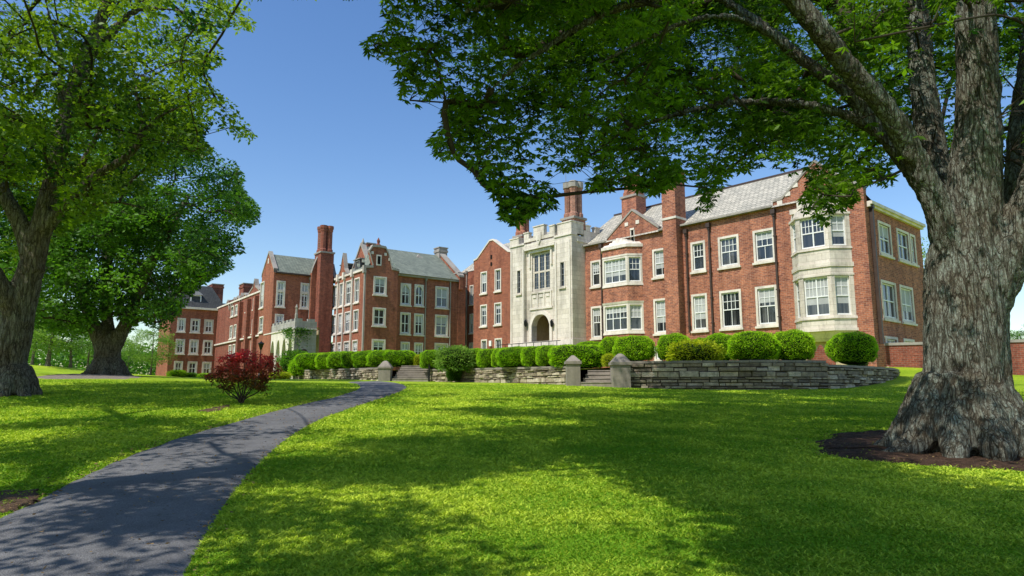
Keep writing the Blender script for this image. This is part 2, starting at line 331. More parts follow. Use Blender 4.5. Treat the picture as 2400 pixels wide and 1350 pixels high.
# ------------------------------------------------------------------ retaining walls, terrace
TE = 2.85
def wallpts(spec): return [(at(px, 900, Y)[0], Y, zb, zt) for px, Y, zb, zt in spec]
def bz(px, py, Y): return at(px, py, Y)[2]
WL = [(px, Y, bz(px, pb, Y)-.25, bz(px, pt, Y)) for px, Y, pt, pb in [(693, 66, 867, 889), (790, 56, 864.5, 890.5), (888, 48, 861, 892)]]
WM = [(px, Y, bz(px, pb, Y)-.25, bz(px, pt, Y)) for px, Y, pt, pb in [(1008, 47, 865, 894), (1100, 43, 863, 896), (1200, 38, 861, 898.5), (1330, 32.5, 858, 902)]]
WR = [(px, Y, bz(px, 914, Y)-.4, TE) for px, Y in [(1470, 29.8), (1600, 29.2), (1720, 28.6), (1800, 28.4), (1880, 28.6), (1940, 29.0)]]
WR2 = [(px, Y, 1.2, TE-.17) for px, Y in [(1940, 29.0), (1985, 29.6), (2030, 30.8), (2070, 32.3), (2098, 34), (2106, 36)]]
def stonewall(name, spec, label, step=.45, th=.45, capover=.06):
    pts = [(at(px, 880, Y)[0], Y, zb, zt) for px, Y, zb, zt in spec]
    root = empty(name, (pts[0][0], pts[0][1], pts[0][2]), label=label, cat='wall'); O = np.array([pts[0][0], pts[0][1], pts[0][2]])
    P = np.array(pts); s = np.r_[0, np.cumsum(np.linalg.norm(np.diff(P[:, :2], axis=0), axis=1))]
    def ev(t): return np.array([np.interp(t, s, P[:, k]) for k in range(4)])
    def fr(t):
        a = ev(max(0, t-.3)); b = ev(min(s[-1], t+.3)); d = (b-a)[:2]; d /= np.linalg.norm(d); n = np.array([d[1], -d[0]]); return d, n
    core = MB(); m = max(2, int(s[-1]/.8)); ts = np.linspace(0, s[-1], m)
    for a, b in zip(ts[:-1], ts[1:]):
        A = ev(a); B = ev(b); na = fr(a)[1]; nb = fr(b)[1]
        q = lambda E, n, d, z: tuple(np.r_[E[:2]-n*d, z]-O)
        core.hexa([q(A, na, .02, A[2]), q(B, nb, .02, B[2]), q(B, nb, th, B[2]), q(A, na, th, A[2]), q(A, na, .02, A[3]-.1), q(B, nb, .02, B[3]-.1), q(B, nb, th, B[3]-.1), q(A, na, th, A[3]-.1)], .1)
    core.build('mortar_core', M['mortar'], root)
    st = MB(); zmin = P[:, 2].min(); zmax = P[:, 3].max()-.1; z = zmin; row = 0
    rr = random.Random(len(pts)*7+int(s[-1]*10))
    while z < zmax:
        h = rr.choice([.09, .14, .19, .24]); t = -rr.random()*.3
        while t < s[-1]:
            w = rr.uniform(.22, .8) if h < .15 else rr.uniform(.35, .95)
            a = max(0, t+.006); b = min(s[-1], t+w-.006); t += w
            if b-a < .05: continue
            A = ev(a); B = ev(b)
            z0 = z+.006; z1 = min(z+h-.006+rr.choice([0, 0, 0, .03, -.03]), (A[3]+B[3])/2-.1)
            if z1-z0 < .03 or z1 < min(A[2], B[2]): continue
            na = fr(a)[1]; nb = fr(b)[1]; dp = rr.uniform(.0, .12); ch = min(.02, h*.15)
            q = lambda E, n, d, zz: tuple(np.r_[E[:2]+n*d, zz]-O)
            j = lambda: rr.uniform(-.012, .012)
            d0 = (B-A)[:2]/(np.linalg.norm((B-A)[:2])+1e-9)*ch
            A2 = A.copy(); A2[:2] += d0; B2 = B.copy(); B2[:2] -= d0
            ti = rr.random()**1.2
            i0 = len(st.v)
            st.v += [q(A, na, -.05, z0), q(B, nb, -.05, z0), q(B, nb, -.05, z1), q(A, na, -.05, z1), q(A2, na, dp+j(), z0+ch+j()*.5), q(B2, nb, dp+j(), z0+ch+j()*.5), q(B2, nb, dp+j(), z1-ch+j()*.5), q(A2, na, dp+j(), z1-ch+j()*.5)]
            st.t += [ti]*8
            for f in ((4, 5, 6, 7), (0, 1, 5, 4), (1, 2, 6, 5), (2, 3, 7, 6), (3, 0, 4, 7)): st.f.append(tuple(i0+k for k in f))
        z += h
    st.build('stonework', M['fstone'], root)
    cp = MB(); t = 0
    while t < s[-1]-.02:
        w = rr.uniform(.7, 1.3); a = t+.006; b = min(s[-1], t+w-.006); t += w
        if b-a < .1: continue
        A = ev(a); B = ev(b); na = fr(a)[1]; nb = fr(b)[1]; dz = rr.uniform(-.008, .008)
        q = lambda E, n, d, z: tuple(np.r_[E[:2]+n*d, z]-O)
        cp.hexa([q(A, na, capover+dz, A[3]-.1), q(B, nb, capover+dz, B[3]-.1), q(B, nb, -th-.03, B[3]-.1), q(A, na, -th-.03, A[3]-.1), q(A, na, capover+dz, A[3]+dz), q(B, nb, capover+dz, B[3]+dz), q(B, nb, -th-.03, B[3]+dz), q(A, na, -th-.03, A[3]+dz)], rr.random())
    cp.build('coping', M['step'], root)
    return root
stonewall('stone_wall', WL, 'sunlit low fieldstone retaining wall under the long left hedge beyond the path')
stonewall('stone_wall', WM, 'fieldstone retaining wall between the two flights of steps with a bush spilling over')
stonewall('stone_wall', WR, 'tall shaded fieldstone retaining wall running right from the near stone pillars')
stonewall('stone_wall', WR2, 'lower curved end of the fieldstone wall, below the lone round shrub nearest the big trunk')
def pillar(px, Y, w, zt, zb, label, grp='stone pillars beside the garden steps'):
    x = at(px, 880, Y)[0]; root = empty('stone_pillar', (x, Y, zb), label=label, cat='pillar', group=grp)
    h = zt-zb; a = w/2
    m = MB(); m.box(-a, a, -a, a, 0, h-w*.66, .5); m.build('shaft', M['step'], root)
    m = MB(); hc = h-w*.66+.004; b = a+.06
    m.box(-b, b, -b, b, hc, hc+.12); i = [(-b+.03, -b+.03, hc+.12), (b-.03, -b+.03, hc+.12), (b-.03, b-.03, hc+.12), (-b+.03, b-.03, hc+.12)]
    c = w*.2; z2 = h-.06; tp = [(-c, -c, z2), (c, -c, z2), (c, c, z2), (-c, c, z2)]; c2 = c*.4; t2 = [(-c2, -c2, h), (c2, -c2, h), (c2, c2, h), (-c2, c2, h)]
    for A_, B_ in ((i, tp), (tp, t2)):
        for k in range(4): m.quad(A_[k], A_[(k+1) % 4], B_[(k+1) % 4], B_[k])
    m.quad(*t2); m.build('cap', M['step'], root)
pillar(1343, 30.6, .60, bz(1343, 832, 30.3), bz(1343, 905, 30.3)-.2, 'slimmer stone pillar with pyramid cap left of the near steps')
pillar(1454, 29.6, .76, bz(1454, 828, 29.3), bz(1454, 908, 29.3)-.2, 'stout stone pillar with pyramid cap right of the near steps')
pillar(903, 47.6, .82, bz(903, 845, 47.2), bz(903, 892, 47.2)-.2, 'stone pillar with pyramid cap where the path meets the far steps')
def steps(A, B, zt, zb, n, depth, label):
    A = np.array(A); B = np.array(B); d = B-A; L = np.linalg.norm(d); d /= L; nn = np.array([-d[1], d[0]])
    root = empty('stone_steps', (A[0], A[1], zb), math.atan2(d[1], d[0]), label=label, cat='steps'); rh = (zt-zb)/n
    for k in range(n):
        m = MB(); m.box(0, L, k*depth-.03, n*depth+.8, k*rh-(.3 if k == 0 else 0)+.002, (k+1)*rh-.045, .3)
        m.box(0, L, k*depth-.06, (k+1)*depth+(0 if k < n-1 else .8), (k+1)*rh-.043, (k+1)*rh, .9)
        m.build('step', M['step'], root)
p0 = at(1362, 905, 30.2); p1 = at(1438, 905, 29.7)
steps(p0[:2], p1[:2], bz(1400, 868, 31.5), bz(1400, 905, 30), 4, .42, 'near flight of four stone steps between two capped pillars')
p0 = at(919, 893, 47.3); p1 = at(1004, 893, 46.8)
steps(p0[:2], p1[:2], bz(960, 857, 49), bz(960, 892.5, 47), 7, .30, 'far wider flight of stone steps at the end of the asphalt path')
m = MB(); x = at(1006, 880, 46.6)
m.box(-.06, .06, -.06, .06, 0, 1.15); m.lathe(0, 0, [(.05, 1.15), (.075, 1.2), (.02, 1.28)])
o = m.build('iron_post', M['black'], label='short black iron post at the right end of the far steps', cat='post'); o.location = (x[0], 46.55, gz1(x[0], 46.55)-.05)
# terrace
TPX = [(693, 65.6), (790, 55.6), (888, 47.7), (905, 48.5), (1006, 48.5), (1012, 46.6), (1100, 42.7), (1200, 37.7), (1326, 32.4), (1350, 31.9), (1445, 31.4), (1470, 29.5)]
edge = [(at(px, 880, Y)[0], Y+.25) for px, Y in TPX]+[(at(px, 880, Y)[0], Y+.25) for px, Y, _, _ in WR[1:]]+[(at(px, 880, Y)[0], Y+.25) for px, Y, _, _ in WR2[1:]]
TC = [(at(px, 880, Y)[0], Y, zt-.16) for px, Y, _, zt in WL+WM+WR]+[(at(px, 880, Y)[0], Y, zt-.12) for px, Y, _, zt in WR2[2:]]+[(24, 44, 2.95), (16, 41, 2.95), (8, 50, 3.1), (-2, 58, 3.3), (-5, 66, 3.4), (-14, 70, 3.5), (-26, 72, 3.6), (25.5, 38.5, 2.9)]
TC = np.array(TC)
def tz(x, y):
    d2 = (np.atleast_1d(x)[:, None]-TC[None, :, 0])**2+(np.atleast_1d(y)[:, None]-TC[None, :, 1])**2; w = 1/(d2+1.5)**1.5
    return (w*TC[None, :, 2]).sum(1)/w.sum(1)
def tz1(x, y): return float(tz([x], [y])[0])
E_ = resample(edge, 150); V = []; k = 26
back = np.array([(at(px, 880, Y)[0], Y) for px, Y in [(600, 84), (800, 82), (1075, 80), (1200, 68), (1500, 58), (1800, 52), (2300, 48)]]); B_ = resample(back, 150)
ts = np.linspace(0, 1, k)**1.5
V = np.array([E_[i]*(1-t)+B_[i]*t for i in range(150) for t in ts]); id_ = np.arange(150*k).reshape(150, k)
npmesh('terrace_lawn', np.c_[V, tz(V[:, 0], V[:, 1])], np.c_[id_[:-1, :-1].ravel(), id_[1:, :-1].ravel(), id_[1:, 1:].ravel(), id_[:-1, 1:].ravel()], M['lawn'], smooth=True, kind='structure')
# ------------------------------------------------------------------ buildings
class Bld:
    def __init__(s, name, ox, oy, deg, label, brick='brick'):
        s.o = np.array([ox, oy]); s.r = R(deg); s.root = empty(name, (ox, oy, 0), s.r, label=label, cat='building'); s.brick = M[brick]
    def loc(s, px, py, ax, c):
        r = ray(px, py); cr, sr = math.cos(s.r), math.sin(s.r)
        L = lambda v: np.array([v[0]*cr+v[1]*sr, -v[0]*sr+v[1]*cr, v[2]])
        a = L(CAM-np.r_[s.o, 0]); b = L(r); i = {'y': 1, 'x': 0}[ax]; t = (c-a[i])/b[i]; q = a+b*t
        return (q[0] if ax == 'y' else q[1]), q[2]
    def world(s, x, y): cr, sr = math.cos(s.r), math.sin(s.r); return np.array([s.o[0]+x*cr-y*sr, s.o[1]+x*sr+y*cr])
class Fr:   # wall frame: s along, z up, d outward
    def __init__(s, b, ax, c, sign, O=None, e=None, n=None):
        s.b = b; s.ax = ax; s.c = c
        if O is None:
            if ax == 'y': O = (0, c); e = (1, 0); n = (0, -sign)
            else: O = (c, 0); e = (0, 1); n = (sign, 0)
        s.O = np.array(O, float); s.e = np.array(e, float); s.n = np.array(n, float)
    def p(s, a, z, d=0): q = s.O+s.e*a+s.n*d; return (q[0], q[1], z)
    def box(s, m, s0, s1, z0, z1, d0, d1, t=.5):
        P = s.p; m.hexa([P(s0, z0, d1), P(s1, z0, d1), P(s1, z0, d0), P(s0, z0, d0), P(s0, z1, d1), P(s1, z1, d1), P(s1, z1, d0), P(s0, z1, d0)], t)
    def rect(s, px0, px1, pt, pb, zz=None):
        ym = (pt+pb)/2; xm = (px0+px1)/2
        s0, _ = s.b.loc(px0, ym, s.ax, s.c); s1, _ = s.b.loc(px1, ym, s.ax, s.c)
        if s0 > s1: s0, s1 = s1, s0
        if zz: z0, z1 = zz
        else: z1 = s.b.loc(xm, pt, s.ax, s.c)[1]; z0 = s.b.loc(xm, pb, s.ax, s.c)[1]
        return (s0, s1, z0, z1)
    def sx(s, px, py=750): return s.b.loc(px, py, s.ax, s.c)[0]
    def z(s, px, py): return s.b.loc(px, py, s.ax, s.c)[1]
SW = .15
def wall(f, s0, s1, z0, z1, opens, name='wall', mat=None, parent=None, rev=.22, top=None, m=None):
    own = m is None
    if own: m = MB()
    ss = sorted(set([s0, s1]+[v for o in opens for v in o[:2] if s0 < v < s1])); zs = sorted(set([z0, z1]+[v for o in opens for v in o[2:] if z0 < v < z1]))
    for a, b in zip(ss[:-1], ss[1:]):
        for c, d in zip(zs[:-1], zs[1:]):
            ms, mz = (a+b)/2, (c+d)/2
            if any(o[0] < ms < o[1] and o[2] < mz < o[3] for o in opens): continue
            m.quad(f.p(a, c), f.p(b, c), f.p(b, d), f.p(a, d))
    for o in opens:
        a, b, c, d = o; c = max(c, z0); d = min(d, z1)
        P = f.p
        m.quad(P(a, c), P(a, d), P(a, d, -rev), P(a, c, -rev)); m.quad(P(b, c), P(b, c, -rev), P(b, d, -rev), P(b, d))
        m.quad(P(a, d), P(b, d), P(b, d, -rev), P(a, d, -rev)); m.quad(P(a, c), P(a, c, -rev), P(b, c, -rev), P(b, c))
    if top: m.quad(*[f.p(*q) for q in top])
    if own: return m.build(name, mat or f.b.brick, parent or f.b.root)
def inset(r, w=SW): return (r[0]+w, r[1]-w, r[2]+w, r[3]-w)
def window(f, r, lights=2, up=(4, 2), lo=(2, 1), surround='trim', sash=True, sill=True, arch=False, fw=.07, base=0.0, rail=True, sw=SW, parent=None):
    s0, s1, z0, z1 = r; a, b, c, d = inset(r, sw)
    m = MB(); D1 = .045+base; D0 = -.20+base
    f.box(m, s0, a, z0, z1, D0, D1); f.box(m, b, s1, z0, z1, D0, D1)
    f.box(m, a, b, d, z1, D0, D1-.002); f.box(m, a, b, z0, c, D0, D1-.002)
    if sill: f.box(m, s0-.08, s1+.08, z0-.10, z0+.03, base, D1+.08)
    if arch:   # pointed head filling the top corners
        h = (b-a)*.62; n = 7
        for sg in (0, 1):
            pts = [(a, d)] if sg == 0 else [(b, d)]
            for k in range(n+1):
                t = k/n; xx = (b-a)/2*t; zz = d-h+h*math.sin(t*math.pi/2)**.9
                pts.append((a+xx, zz) if sg == 0 else (b-xx, zz))
            m.prism(pts, lambda u, v: f.p(u, v, D1-.004), lambda u, v: f.p(u, v, D0+.004))
    w = m.build('window', M[surround], parent or f.b.root)
    m = MB(); e1 = -.06+base; e0 = -.14+base
    n = lights; lw = (b-a)/n
    f.box(m, a, b, d-fw, d, e0, e1); f.box(m, a, b, c, c+fw*1.2, e0, e1+.01)
    for k in range(n+1):
        x0 = a+k*lw-(fw/2 if 0 < k < n else (0 if k == 0 else fw)); x1 = x0+fw
        f.box(m, x0, x1, c+fw*1.2, d-fw, e0, e1-.004)
    zm = (c+d)/2; H0 = c+fw*1.2; H1 = d-fw
    if rail: f.box(m, a+fw, b-fw, zm-fw*.45, zm+fw*.45, e0+.01, e1-.01)
    mw = .036
    for k in range(n):
        L0 = a+k*lw+fw/2+(fw/2 if k == 0 else 0); L1 = a+(k+1)*lw-fw/2-(fw/2 if k == n-1 else 0)
        for (cc, rr), (q0, q1) in ((up, (zm+fw*.45, H1)), (lo, (H0, zm-fw*.45))):
            cc = max(1, round(cc/n)) if n > 1 else cc
            for j in range(1, cc): x = L0+(L1-L0)*j/cc; f.box(m, x-mw/2, x+mw/2, q0, q1, e0+.03, e1-.025)
            for j in range(1, rr): z = q0+(q1-q0)*j/rr; f.box(m, L0, L1, z-mw/2, z+mw/2, e0+.032, e1-.027)
    m.build('sash_frame', M['white'] if sash is True else M[sash], w)
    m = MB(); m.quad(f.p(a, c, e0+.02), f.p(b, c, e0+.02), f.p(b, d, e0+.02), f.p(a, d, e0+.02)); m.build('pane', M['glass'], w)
    if sash is True and random.random() < .55:
        m = MB(); zb_ = d-(d-c)*random.choice([.25, .4, .5, .5, .7]); q_ = random.uniform(0, 1)
        m.quad(f.p(a+.02, zb_, e0+.026), f.p(b-.02, zb_, e0+.026), f.p(b-.02, d-.02, e0+.026), f.p(a+.02, d-.02, e0+.026), t=q_); m.build('blind', M['blind'], w)
    return w
def pipe(f, px, pt, pb, px2=None, r=.06, mat='metal'):
    s0, z1 = f.b.loc(px, pt, f.ax, f.c); s1, z0 = f.b.loc(px2 or px, pb, f.ax, f.c); s_ = (s0+s1)/2
    m = MB(); f.box(m, s_-r, s_+r, z0, z1, .03, .03+2*r)
    f.box(m, s_-.14, s_+.14, z1-.05, z1+.25, .02, .26); f.box(m, s_-.09, s_+.09, z1-.2, z1-.05, .02, .2)
    z = z1-1.5
    while z > z0: f.box(m, s_-.1, s_+.1, z, z+.06, .01, .17); z -= 1.7
    m.build('drainpipe', M[mat], f.b.root)
def gable(f, pts, th, name='gable_wall', mat=None, cop='cope', cw=.22, copfaces=None, proud=.06):
    """pts: outline (s,z) left foot .. right foot over the top; base closes it"""
    m = MB(); m.prism(pts, lambda a, z: f.p(a, z, 0), lambda a, z: f.p(a, z, -th)); m.build(name, mat or f.b.brick, f.b.root)
    m = MB()
    for (a, za), (b, zb) in zip(pts[:-1], pts[1:]):
        m.hexa([f.p(a, za+.004, proud), f.p(b, zb+.004, proud), f.p(b, zb+.004, -th-.05), f.p(a, za+.004, -th-.05),
                f.p(a, za+cw, proud), f.p(b, zb+cw, proud), f.p(b, zb+cw, -th-.05), f.p(a, za+cw, -th-.05)])
    m.build('coping', M[cop], f.b.root)
def chimney(b, x0, x1, y0, y1, z0, z1, mat=None, cap=True, parent=None, shafts=0, sz=None):
    m = MB()
    if shafts:
        m.box(x0, x1, y0, y1, z0, sz)
        w = (x1-x0)/shafts if (x1-x0) >= (y1-y0) else (y1-y0)/shafts; r = w*.5
        cs = [(x0+w*(k+.5), (y0+y1)/2) for k in range(shafts)] if (x1-x0) >= (y1-y0) else [((x0+x1)/2, y0+w*(k+.5)) for k in range(shafts)]
        if shafts >= 2 and min(x1-x0, y1-y0) > 1.4*w: cs = [(x0+(x1-x0)*i, y0+(y1-y0)*j) for i in (.27, .73) for j in (.27, .73)]; r = (x1-x0)*.25
        for cx, cy in cs: m.lathe(cx, cy, [(r*1.1, sz), (r*1.1, sz+.35), (r*.86, sz+.5), (r*.86, z1-.75), (r*1.0, z1-.6), (r*1.0, z1-.45), (r*1.16, z1-.3), (r*1.16, z1)], 8, R(22.5))
    else:
        m.box(x0, x1, y0, y1, z0, z1-.5); m.box(x0-.08, x1+.08, y0-.08, y1+.08, z1-.498, z1-.25); m.box(x0-.02, x1+.02, y0-.02, y1+.02, z1-.248, z1)
    o = m.build('chimney', mat or b.brick, parent or b.root)
    m = MB()
    if shafts: m.box(x0-.1, x1+.1, y0-.1, y1+.1, sz-.12, sz+.06)
    else: m.box(x0-.1, x1+.1, y0-.1, y1+.1, z1+.002, z1+.12)
    m.build('stone_band', M['cope'], o)
    return o

# --- A: right hall
A = Bld('brick_hall', 20.2, 38.0, -48.4, 'two storey brick hall with limestone oriel window and slate roof behind the round shrubs', 'brick2')
fA = Fr(A, 'y', 0, 1); eA = Fr(A, 'x', 0, 1)
LA = -21.55; EV = 13.05; UR = (9.66, 11.8); LR = (5.58, 8.14); GF = -5.40; GA = -2.72
wins = []
for x0, x1, t, b_ in [(1385, 1409, 617, 686), (1530, 1570, 583, 650), (1620, 1654, 567, 636), (1684, 1733, 553, 626), (1766, 1817, 538, 614)]: wins.append((fA.rect(x0, x1, t, b_, UR), x1-x0))
for x0, x1, t, b_ in [(1386, 1411, 724, 796), (1533, 1573, 704, 780), (1622, 1659, 690, 774), (1688, 1739, 681, 769), (1772, 1823, 671, 762)]: wins.append((fA.rect(x0, x1, t, b_, LR), x1-x0))
wins.append((fA.rect(1534, 1552, 812, 846), 18))
# small gable over the brick bay
gs0 = fA.sx(1424, 600); gs1 = fA.sx(1548, 560); gapx = fA.sx(1466, 500); gapz = fA.z(1466, 492)
slit = (gapx-.17, gapx+.17, fA.z(1466, 560), fA.z(1466, 530))
wall(fA, LA, 0, 1.5, EV, [inset(w) for w, _ in wins])
for w, pw in wins:
    wd = w[1]-w[0]; window(fA, w, 1 if wd < 1.5 else 1, (3, 2) if wd < 1.5 else (4, 2), (1 if wd < 1.15 else 2, 1))
chs0 = fA.sx(1571, 640); chs1 = fA.sx(1603, 640)
gm = (gs0+gs1)/2
gable(fA, [(gs0, EV+.002), (gs0, EV+.25), (gm, gapz-.2), (gs1-.1, EV+.25), (gs1-.1, EV+.002)], .35, cw=.16)
m = MB()
for k, (dx, dz) in enumerate([(-.55, -1.0), (.5, -1.0)]): fA.box(m, gm+dx-.16, gm+dx+.16, gapz+dz-.3, gapz+dz-.02, .01, .05)
fA.box(m, gm-.2, gm+.2, gapz-1.7, gapz-1.55, .0, .09); fA.box(m, gm-.2, gm-.12, gapz-2.6, gapz-1.55, .0, .05); fA.box(m, gm+.12, gm+.2, gapz-2.6, gapz-1.55, .0, .05)
m.build('gable_stones', M['trim'], A.root)
m = MB(); fA.box(m, gm-.118, gm+.118, gapz-2.6, gapz-1.7, .004, .02); m.build('slit_window', M['dark'], A.root)
# big gable at right end
ga = (GF+0)/2
gable(fA, [(GF-.05, EV+.002), (GF-.05, EV+.35), (GF+.55, EV+.42), (ga+.02, 15.35), (-.62, EV+.42), (0, EV+.32), (0, EV+.002)], .4, cw=.17)
for dx, dz in [(-1.25, -1.15), (-1.75, -1.6), (-2.3, -2.05), (1.25, -1.15), (1.75, -1.6), (.35, -.7), (-.3, -.75)]: m = MB(); fA.box(m, ga+dx-.17, ga+dx+.17, 15.35+dz-.14, 15.35+dz+.12, .01, .05); m.build('gable_stone', M['trim'], A.root)
# roofs
YR = 5.0; ZR = 16.72; ED = 9.0
def roofmain():
    m = MB(); q = lambda x, y, z: (x, y, z)
    m.quad(q(LA-1, -.25, EV-.03), q(-.35, -.25, EV-.03), q(-.35, .3, EV+.3), q(-5.6, YR, ZR), q(LA-1, YR, ZR))
    m.quad(q(LA-1, YR, ZR), q(-5.6, YR, ZR), q(.28, ED+.2, 12.42), q(LA-1, 2*YR+.2, EV-.3))
    m.build('roof', M['slate'], A.root)
    m = MB(); m.box(LA-1, -5.6, YR-.1, YR+.1, ZR-.05, ZR+.10); m.build('ridge', M['metal'], A.root)
    for a, b in ((LA, gs0), (gs1, chs0-.02), (chs1+.02, GF-.06)): m = MB(); m.box(a, b, -.32, -.02, EV+.0, EV+.13); m.build('gutter', M['cope'], A.root)
    # cross gable roofs
    for (a, b, cx, zt) in ((gs0+.05, gs1-.15, gm, gapz-.28), (GF+.1, -.1, ga, 15.25)):
        m = MB(); ye = (zt-EV)/((ZR-EV)/YR)
        m.quad((a, .3, EV+.15), (cx, .3, zt), (cx, ye, zt), (a, 0.35, EV+.1)); m.quad((cx, .3, zt), (b, .3, EV+.15), (b, .35, EV+.1), (cx, ye, zt))
        m.build('gable_roof', M['slate'], A.root)
    # east hipped dark roof
    m = MB(); m.quad((.28, .3, 12.42), (.28, ED+.2, 12.42), (-5.6, YR, ZR)); m.quad((.28, .3, 12.42), (-5.6, YR, ZR), (-.35, .3, EV+.3)); m.build('side_roof', M['darkroof'], A.root)
    m = MB(); m.box(0.01, .30, .35, ED+.15, 12.22, 12.40); m.box(0.01, .18, .35, ED+.1, 12.08, 12.22); m.build('cornice', M['trim'], A.root)
roofmain()
ew = []
for x0, x1, t, b_, zz in [(2059, 2088, 521, 600, (9.48, 11.52)), (2103, 2131, 541, 615, (9.48, 11.52)), (2134, 2146, 556, 618, (9.5, 11.5)), (2067, 2101, 660, 751, (5.65, 7.95)), (2111, 2141, 672, 758, (5.65, 7.95)), (2075, 2104, 787, 830, (2.9, 4.68)), (2118, 2143, 794, 830, (2.9, 4.68))]:
    ew.append(eA.rect(x0, x1, t, b_, zz))
wall(eA, 0, ED, 1.5, 12.2, [inset(w) for w in ew])
m = MB(); m.quad((0, 0, 12.2), (0, .4, 12.2), (0, .4, EV), (0, 0, EV)); m.quad((LA, 0, 1.5), (LA, ED, 1.5), (LA, ED, EV), (LA, 0, EV)); m.quad((0, ED, 1.5), (LA, ED, 1.5), (LA, ED, 12.3), (0, ED, 12.3)); m.build('wall', A.brick, A.root)
for w in ew: window(eA, w, 2, (2, 1), (2, 1))
for px, t, b_, p2 in [(1413, 580, 800, 1413), (1614, 546, 780, 1614), (1664, 532, 784, 1672), (1816, 500, 774, 1829)]: pipe(fA, px, t, b_, p2)
pipe(eA, 2043, 490, 806, 2056, .09)
# wall chimney (projecting breast) and stack behind the small gable
chz = 17.6
o = chimney(A, chs0, chs1, -.75, .5, 1.5, A.loc(1595, 400, 'y', -.3)[1], None)
cb = fA.z(1596, 512); m = MB(); m.box(chs0-.04, chs1+.04, -.8, .52, cb-.1, cb+.06); m.build('stone_band', M['trim'], o)
cx = A.loc(1486, 470, 'y', 3.6)[0]; cz = A.loc(1486, 432, 'y', 3.6)[1]; cm = A.loc(1486, 463, 'y', 3.6)[1]
chimney(A, cx-.75, cx+.75, 2.9, 4.2, 14, cz+.6, None, shafts=2, sz=cm)
# bays
def bay(fr_, s0, s1, out, cant, levels, mat_wall, win_specs, name, z0, z1):
    """three-sided bay; levels: list of (z0,z1,mat) solid bands; win_specs per level"""
    b = fr_.b; P0 = np.array([s0, 0.0]); P1 = np.array([s0+cant, out]); P2 = np.array([s1-cant, out]); P3 = np.array([s1, 0.0])
    faces = []
    for a, c in ((P0, P1), (P1, P2), (P2, P3)):
        A_ = np.array(fr_.p(a[0], 0, a[1])[:2]); B2 = np.array(fr_.p(c[0], 0, c[1])[:2]); e = (B2-A_); L = np.linalg.norm(e); e /= L; n = np.array([e[1], -e[0]])
        f = Fr(b, None, 0, 1, A_, e, n); f.L = L; faces.append(f)
    return faces
def baypoly(fr_, s0, s1, out, cant, g_=0):
    return [(s0-g_, 0), (s0+cant-g_*.4, out+g_), (s1-cant+g_*.4, out+g_), (s1+g_, 0)]
def bayband(m, fr_, s0, s1, out, cant, z0, z1, g_=0, g1=None):
    g1 = g_ if g1 is None else g1
    a = baypoly(fr_, s0, s1, out, cant, g_); b = baypoly(fr_, s0, s1, out, cant, g1)
    A_ = [fr_.p(x, z0, d) for x, d in a]; B2 = [fr_.p(x, z1, d) for x, d in b]; n = len(a)
    for k in range(n-1): m.quad(A_[k], A_[k+1], B2[k+1], B2[k])
    m.quad(*A_[::-1]); m.quad(*B2)
# limestone oriel
bx = Bld.__new__(Bld)
os0 = fA.sx(1858, 640); os1 = fA.sx(2000, 640); OUT = .95; CT = .85
def oz(px, py): return A.loc(px, py, 'y', -OUT)[1]
zl0, zl1 = oz(1925, 741), oz(1925, 655); zu0, zu1 = oz(1918, 580), oz(1918, 513)
fs = bay(fA, os0, os1, OUT, CT, None, None, None, 'oriel', 0, 0)
zb0 = oz(1930, 776); zt = oz(1918, 487); zq = oz(1922, 627)
ORB = [[(zb0-.55, zb0, -.5, -.05), (zb0, zb0+.16, .06, .06), (zb0+.161, zl0-.18, 0, 0), (zl0-.18, zl0-.02, .08, .05)],
       [(zl1+.20, zl1+.32, .05, .05), (zl1+.321, zq, .0, .0), (zq+.001, oz(1922, 617), .07, .07), (oz(1922, 617)+.001, zu0-.14, -.01, -.01), (zu0-.14, zu0-.02, .06, .04)],
       [(zu1+.2, zu1+.34, .08, .08), (zu1+.341, zt+.05, -.05, -.12)]]
ori = None
for k, bs in enumerate(ORB):
    m = MB()
    for z0, z1, g0, g1 in bs: bayband(m, fA, os0, os1, OUT, CT, z0, z1, g0, g1)
    o = m.build(['oriel_window', 'spandrel', 'parapet'][k], M['stone'], ori or A.root); ori = ori or o
# parapet steps on the oriel
m = MB(); sm_ = (os0+os1)/2; fA.box(m, sm_-.95, sm_+.95, zt+.052, zt+.75, -.1, OUT-.25); fA.box(m, sm_-.6, sm_+.6, zt+.752, zt+.95, -.1, OUT-.3); fA.box(m, os0+.25, sm_-.96, zt+.053, zt+.35, 0, OUT-.5); fA.box(m, sm_+.96, os1-.25, zt+.053, zt+.35, 0, OUT-.5)
fA.box(m, sm_-.45, sm_+.45, zt+.2, zt+.6, OUT-.249, OUT-.2)
m.build('crest', M['stone'], ori)
for z0, z1 in ((zl0, zl1), (zu0, zu1)):
    for k, f in enumerate(fs):
        L = f.L; m = MB(); mid = k == 1; pw = .17 if mid else .2
        # piers
        P = (pw, L-pw) if mid else ((pw*.6, L-pw) if k == 2 else (pw, L-pw*.6))
        f.box(m, 0.004, P[0], z0-.02, z1+.2, -.25, 0); f.box(m, P[1], L-.004, z0-.02, z1+.2, -.25, 0.0)
        m.build('pier', M['stone'], ori)
        window(f, (P[0]+.002, P[1]-.002, z0-.018, z1+.198), 2 if mid else 1, (6, 2) if mid else (2, 2), (2, 1) if mid else (1, 1), 'stone', sill=False, sw=.05, base=-.03, fw=.075)
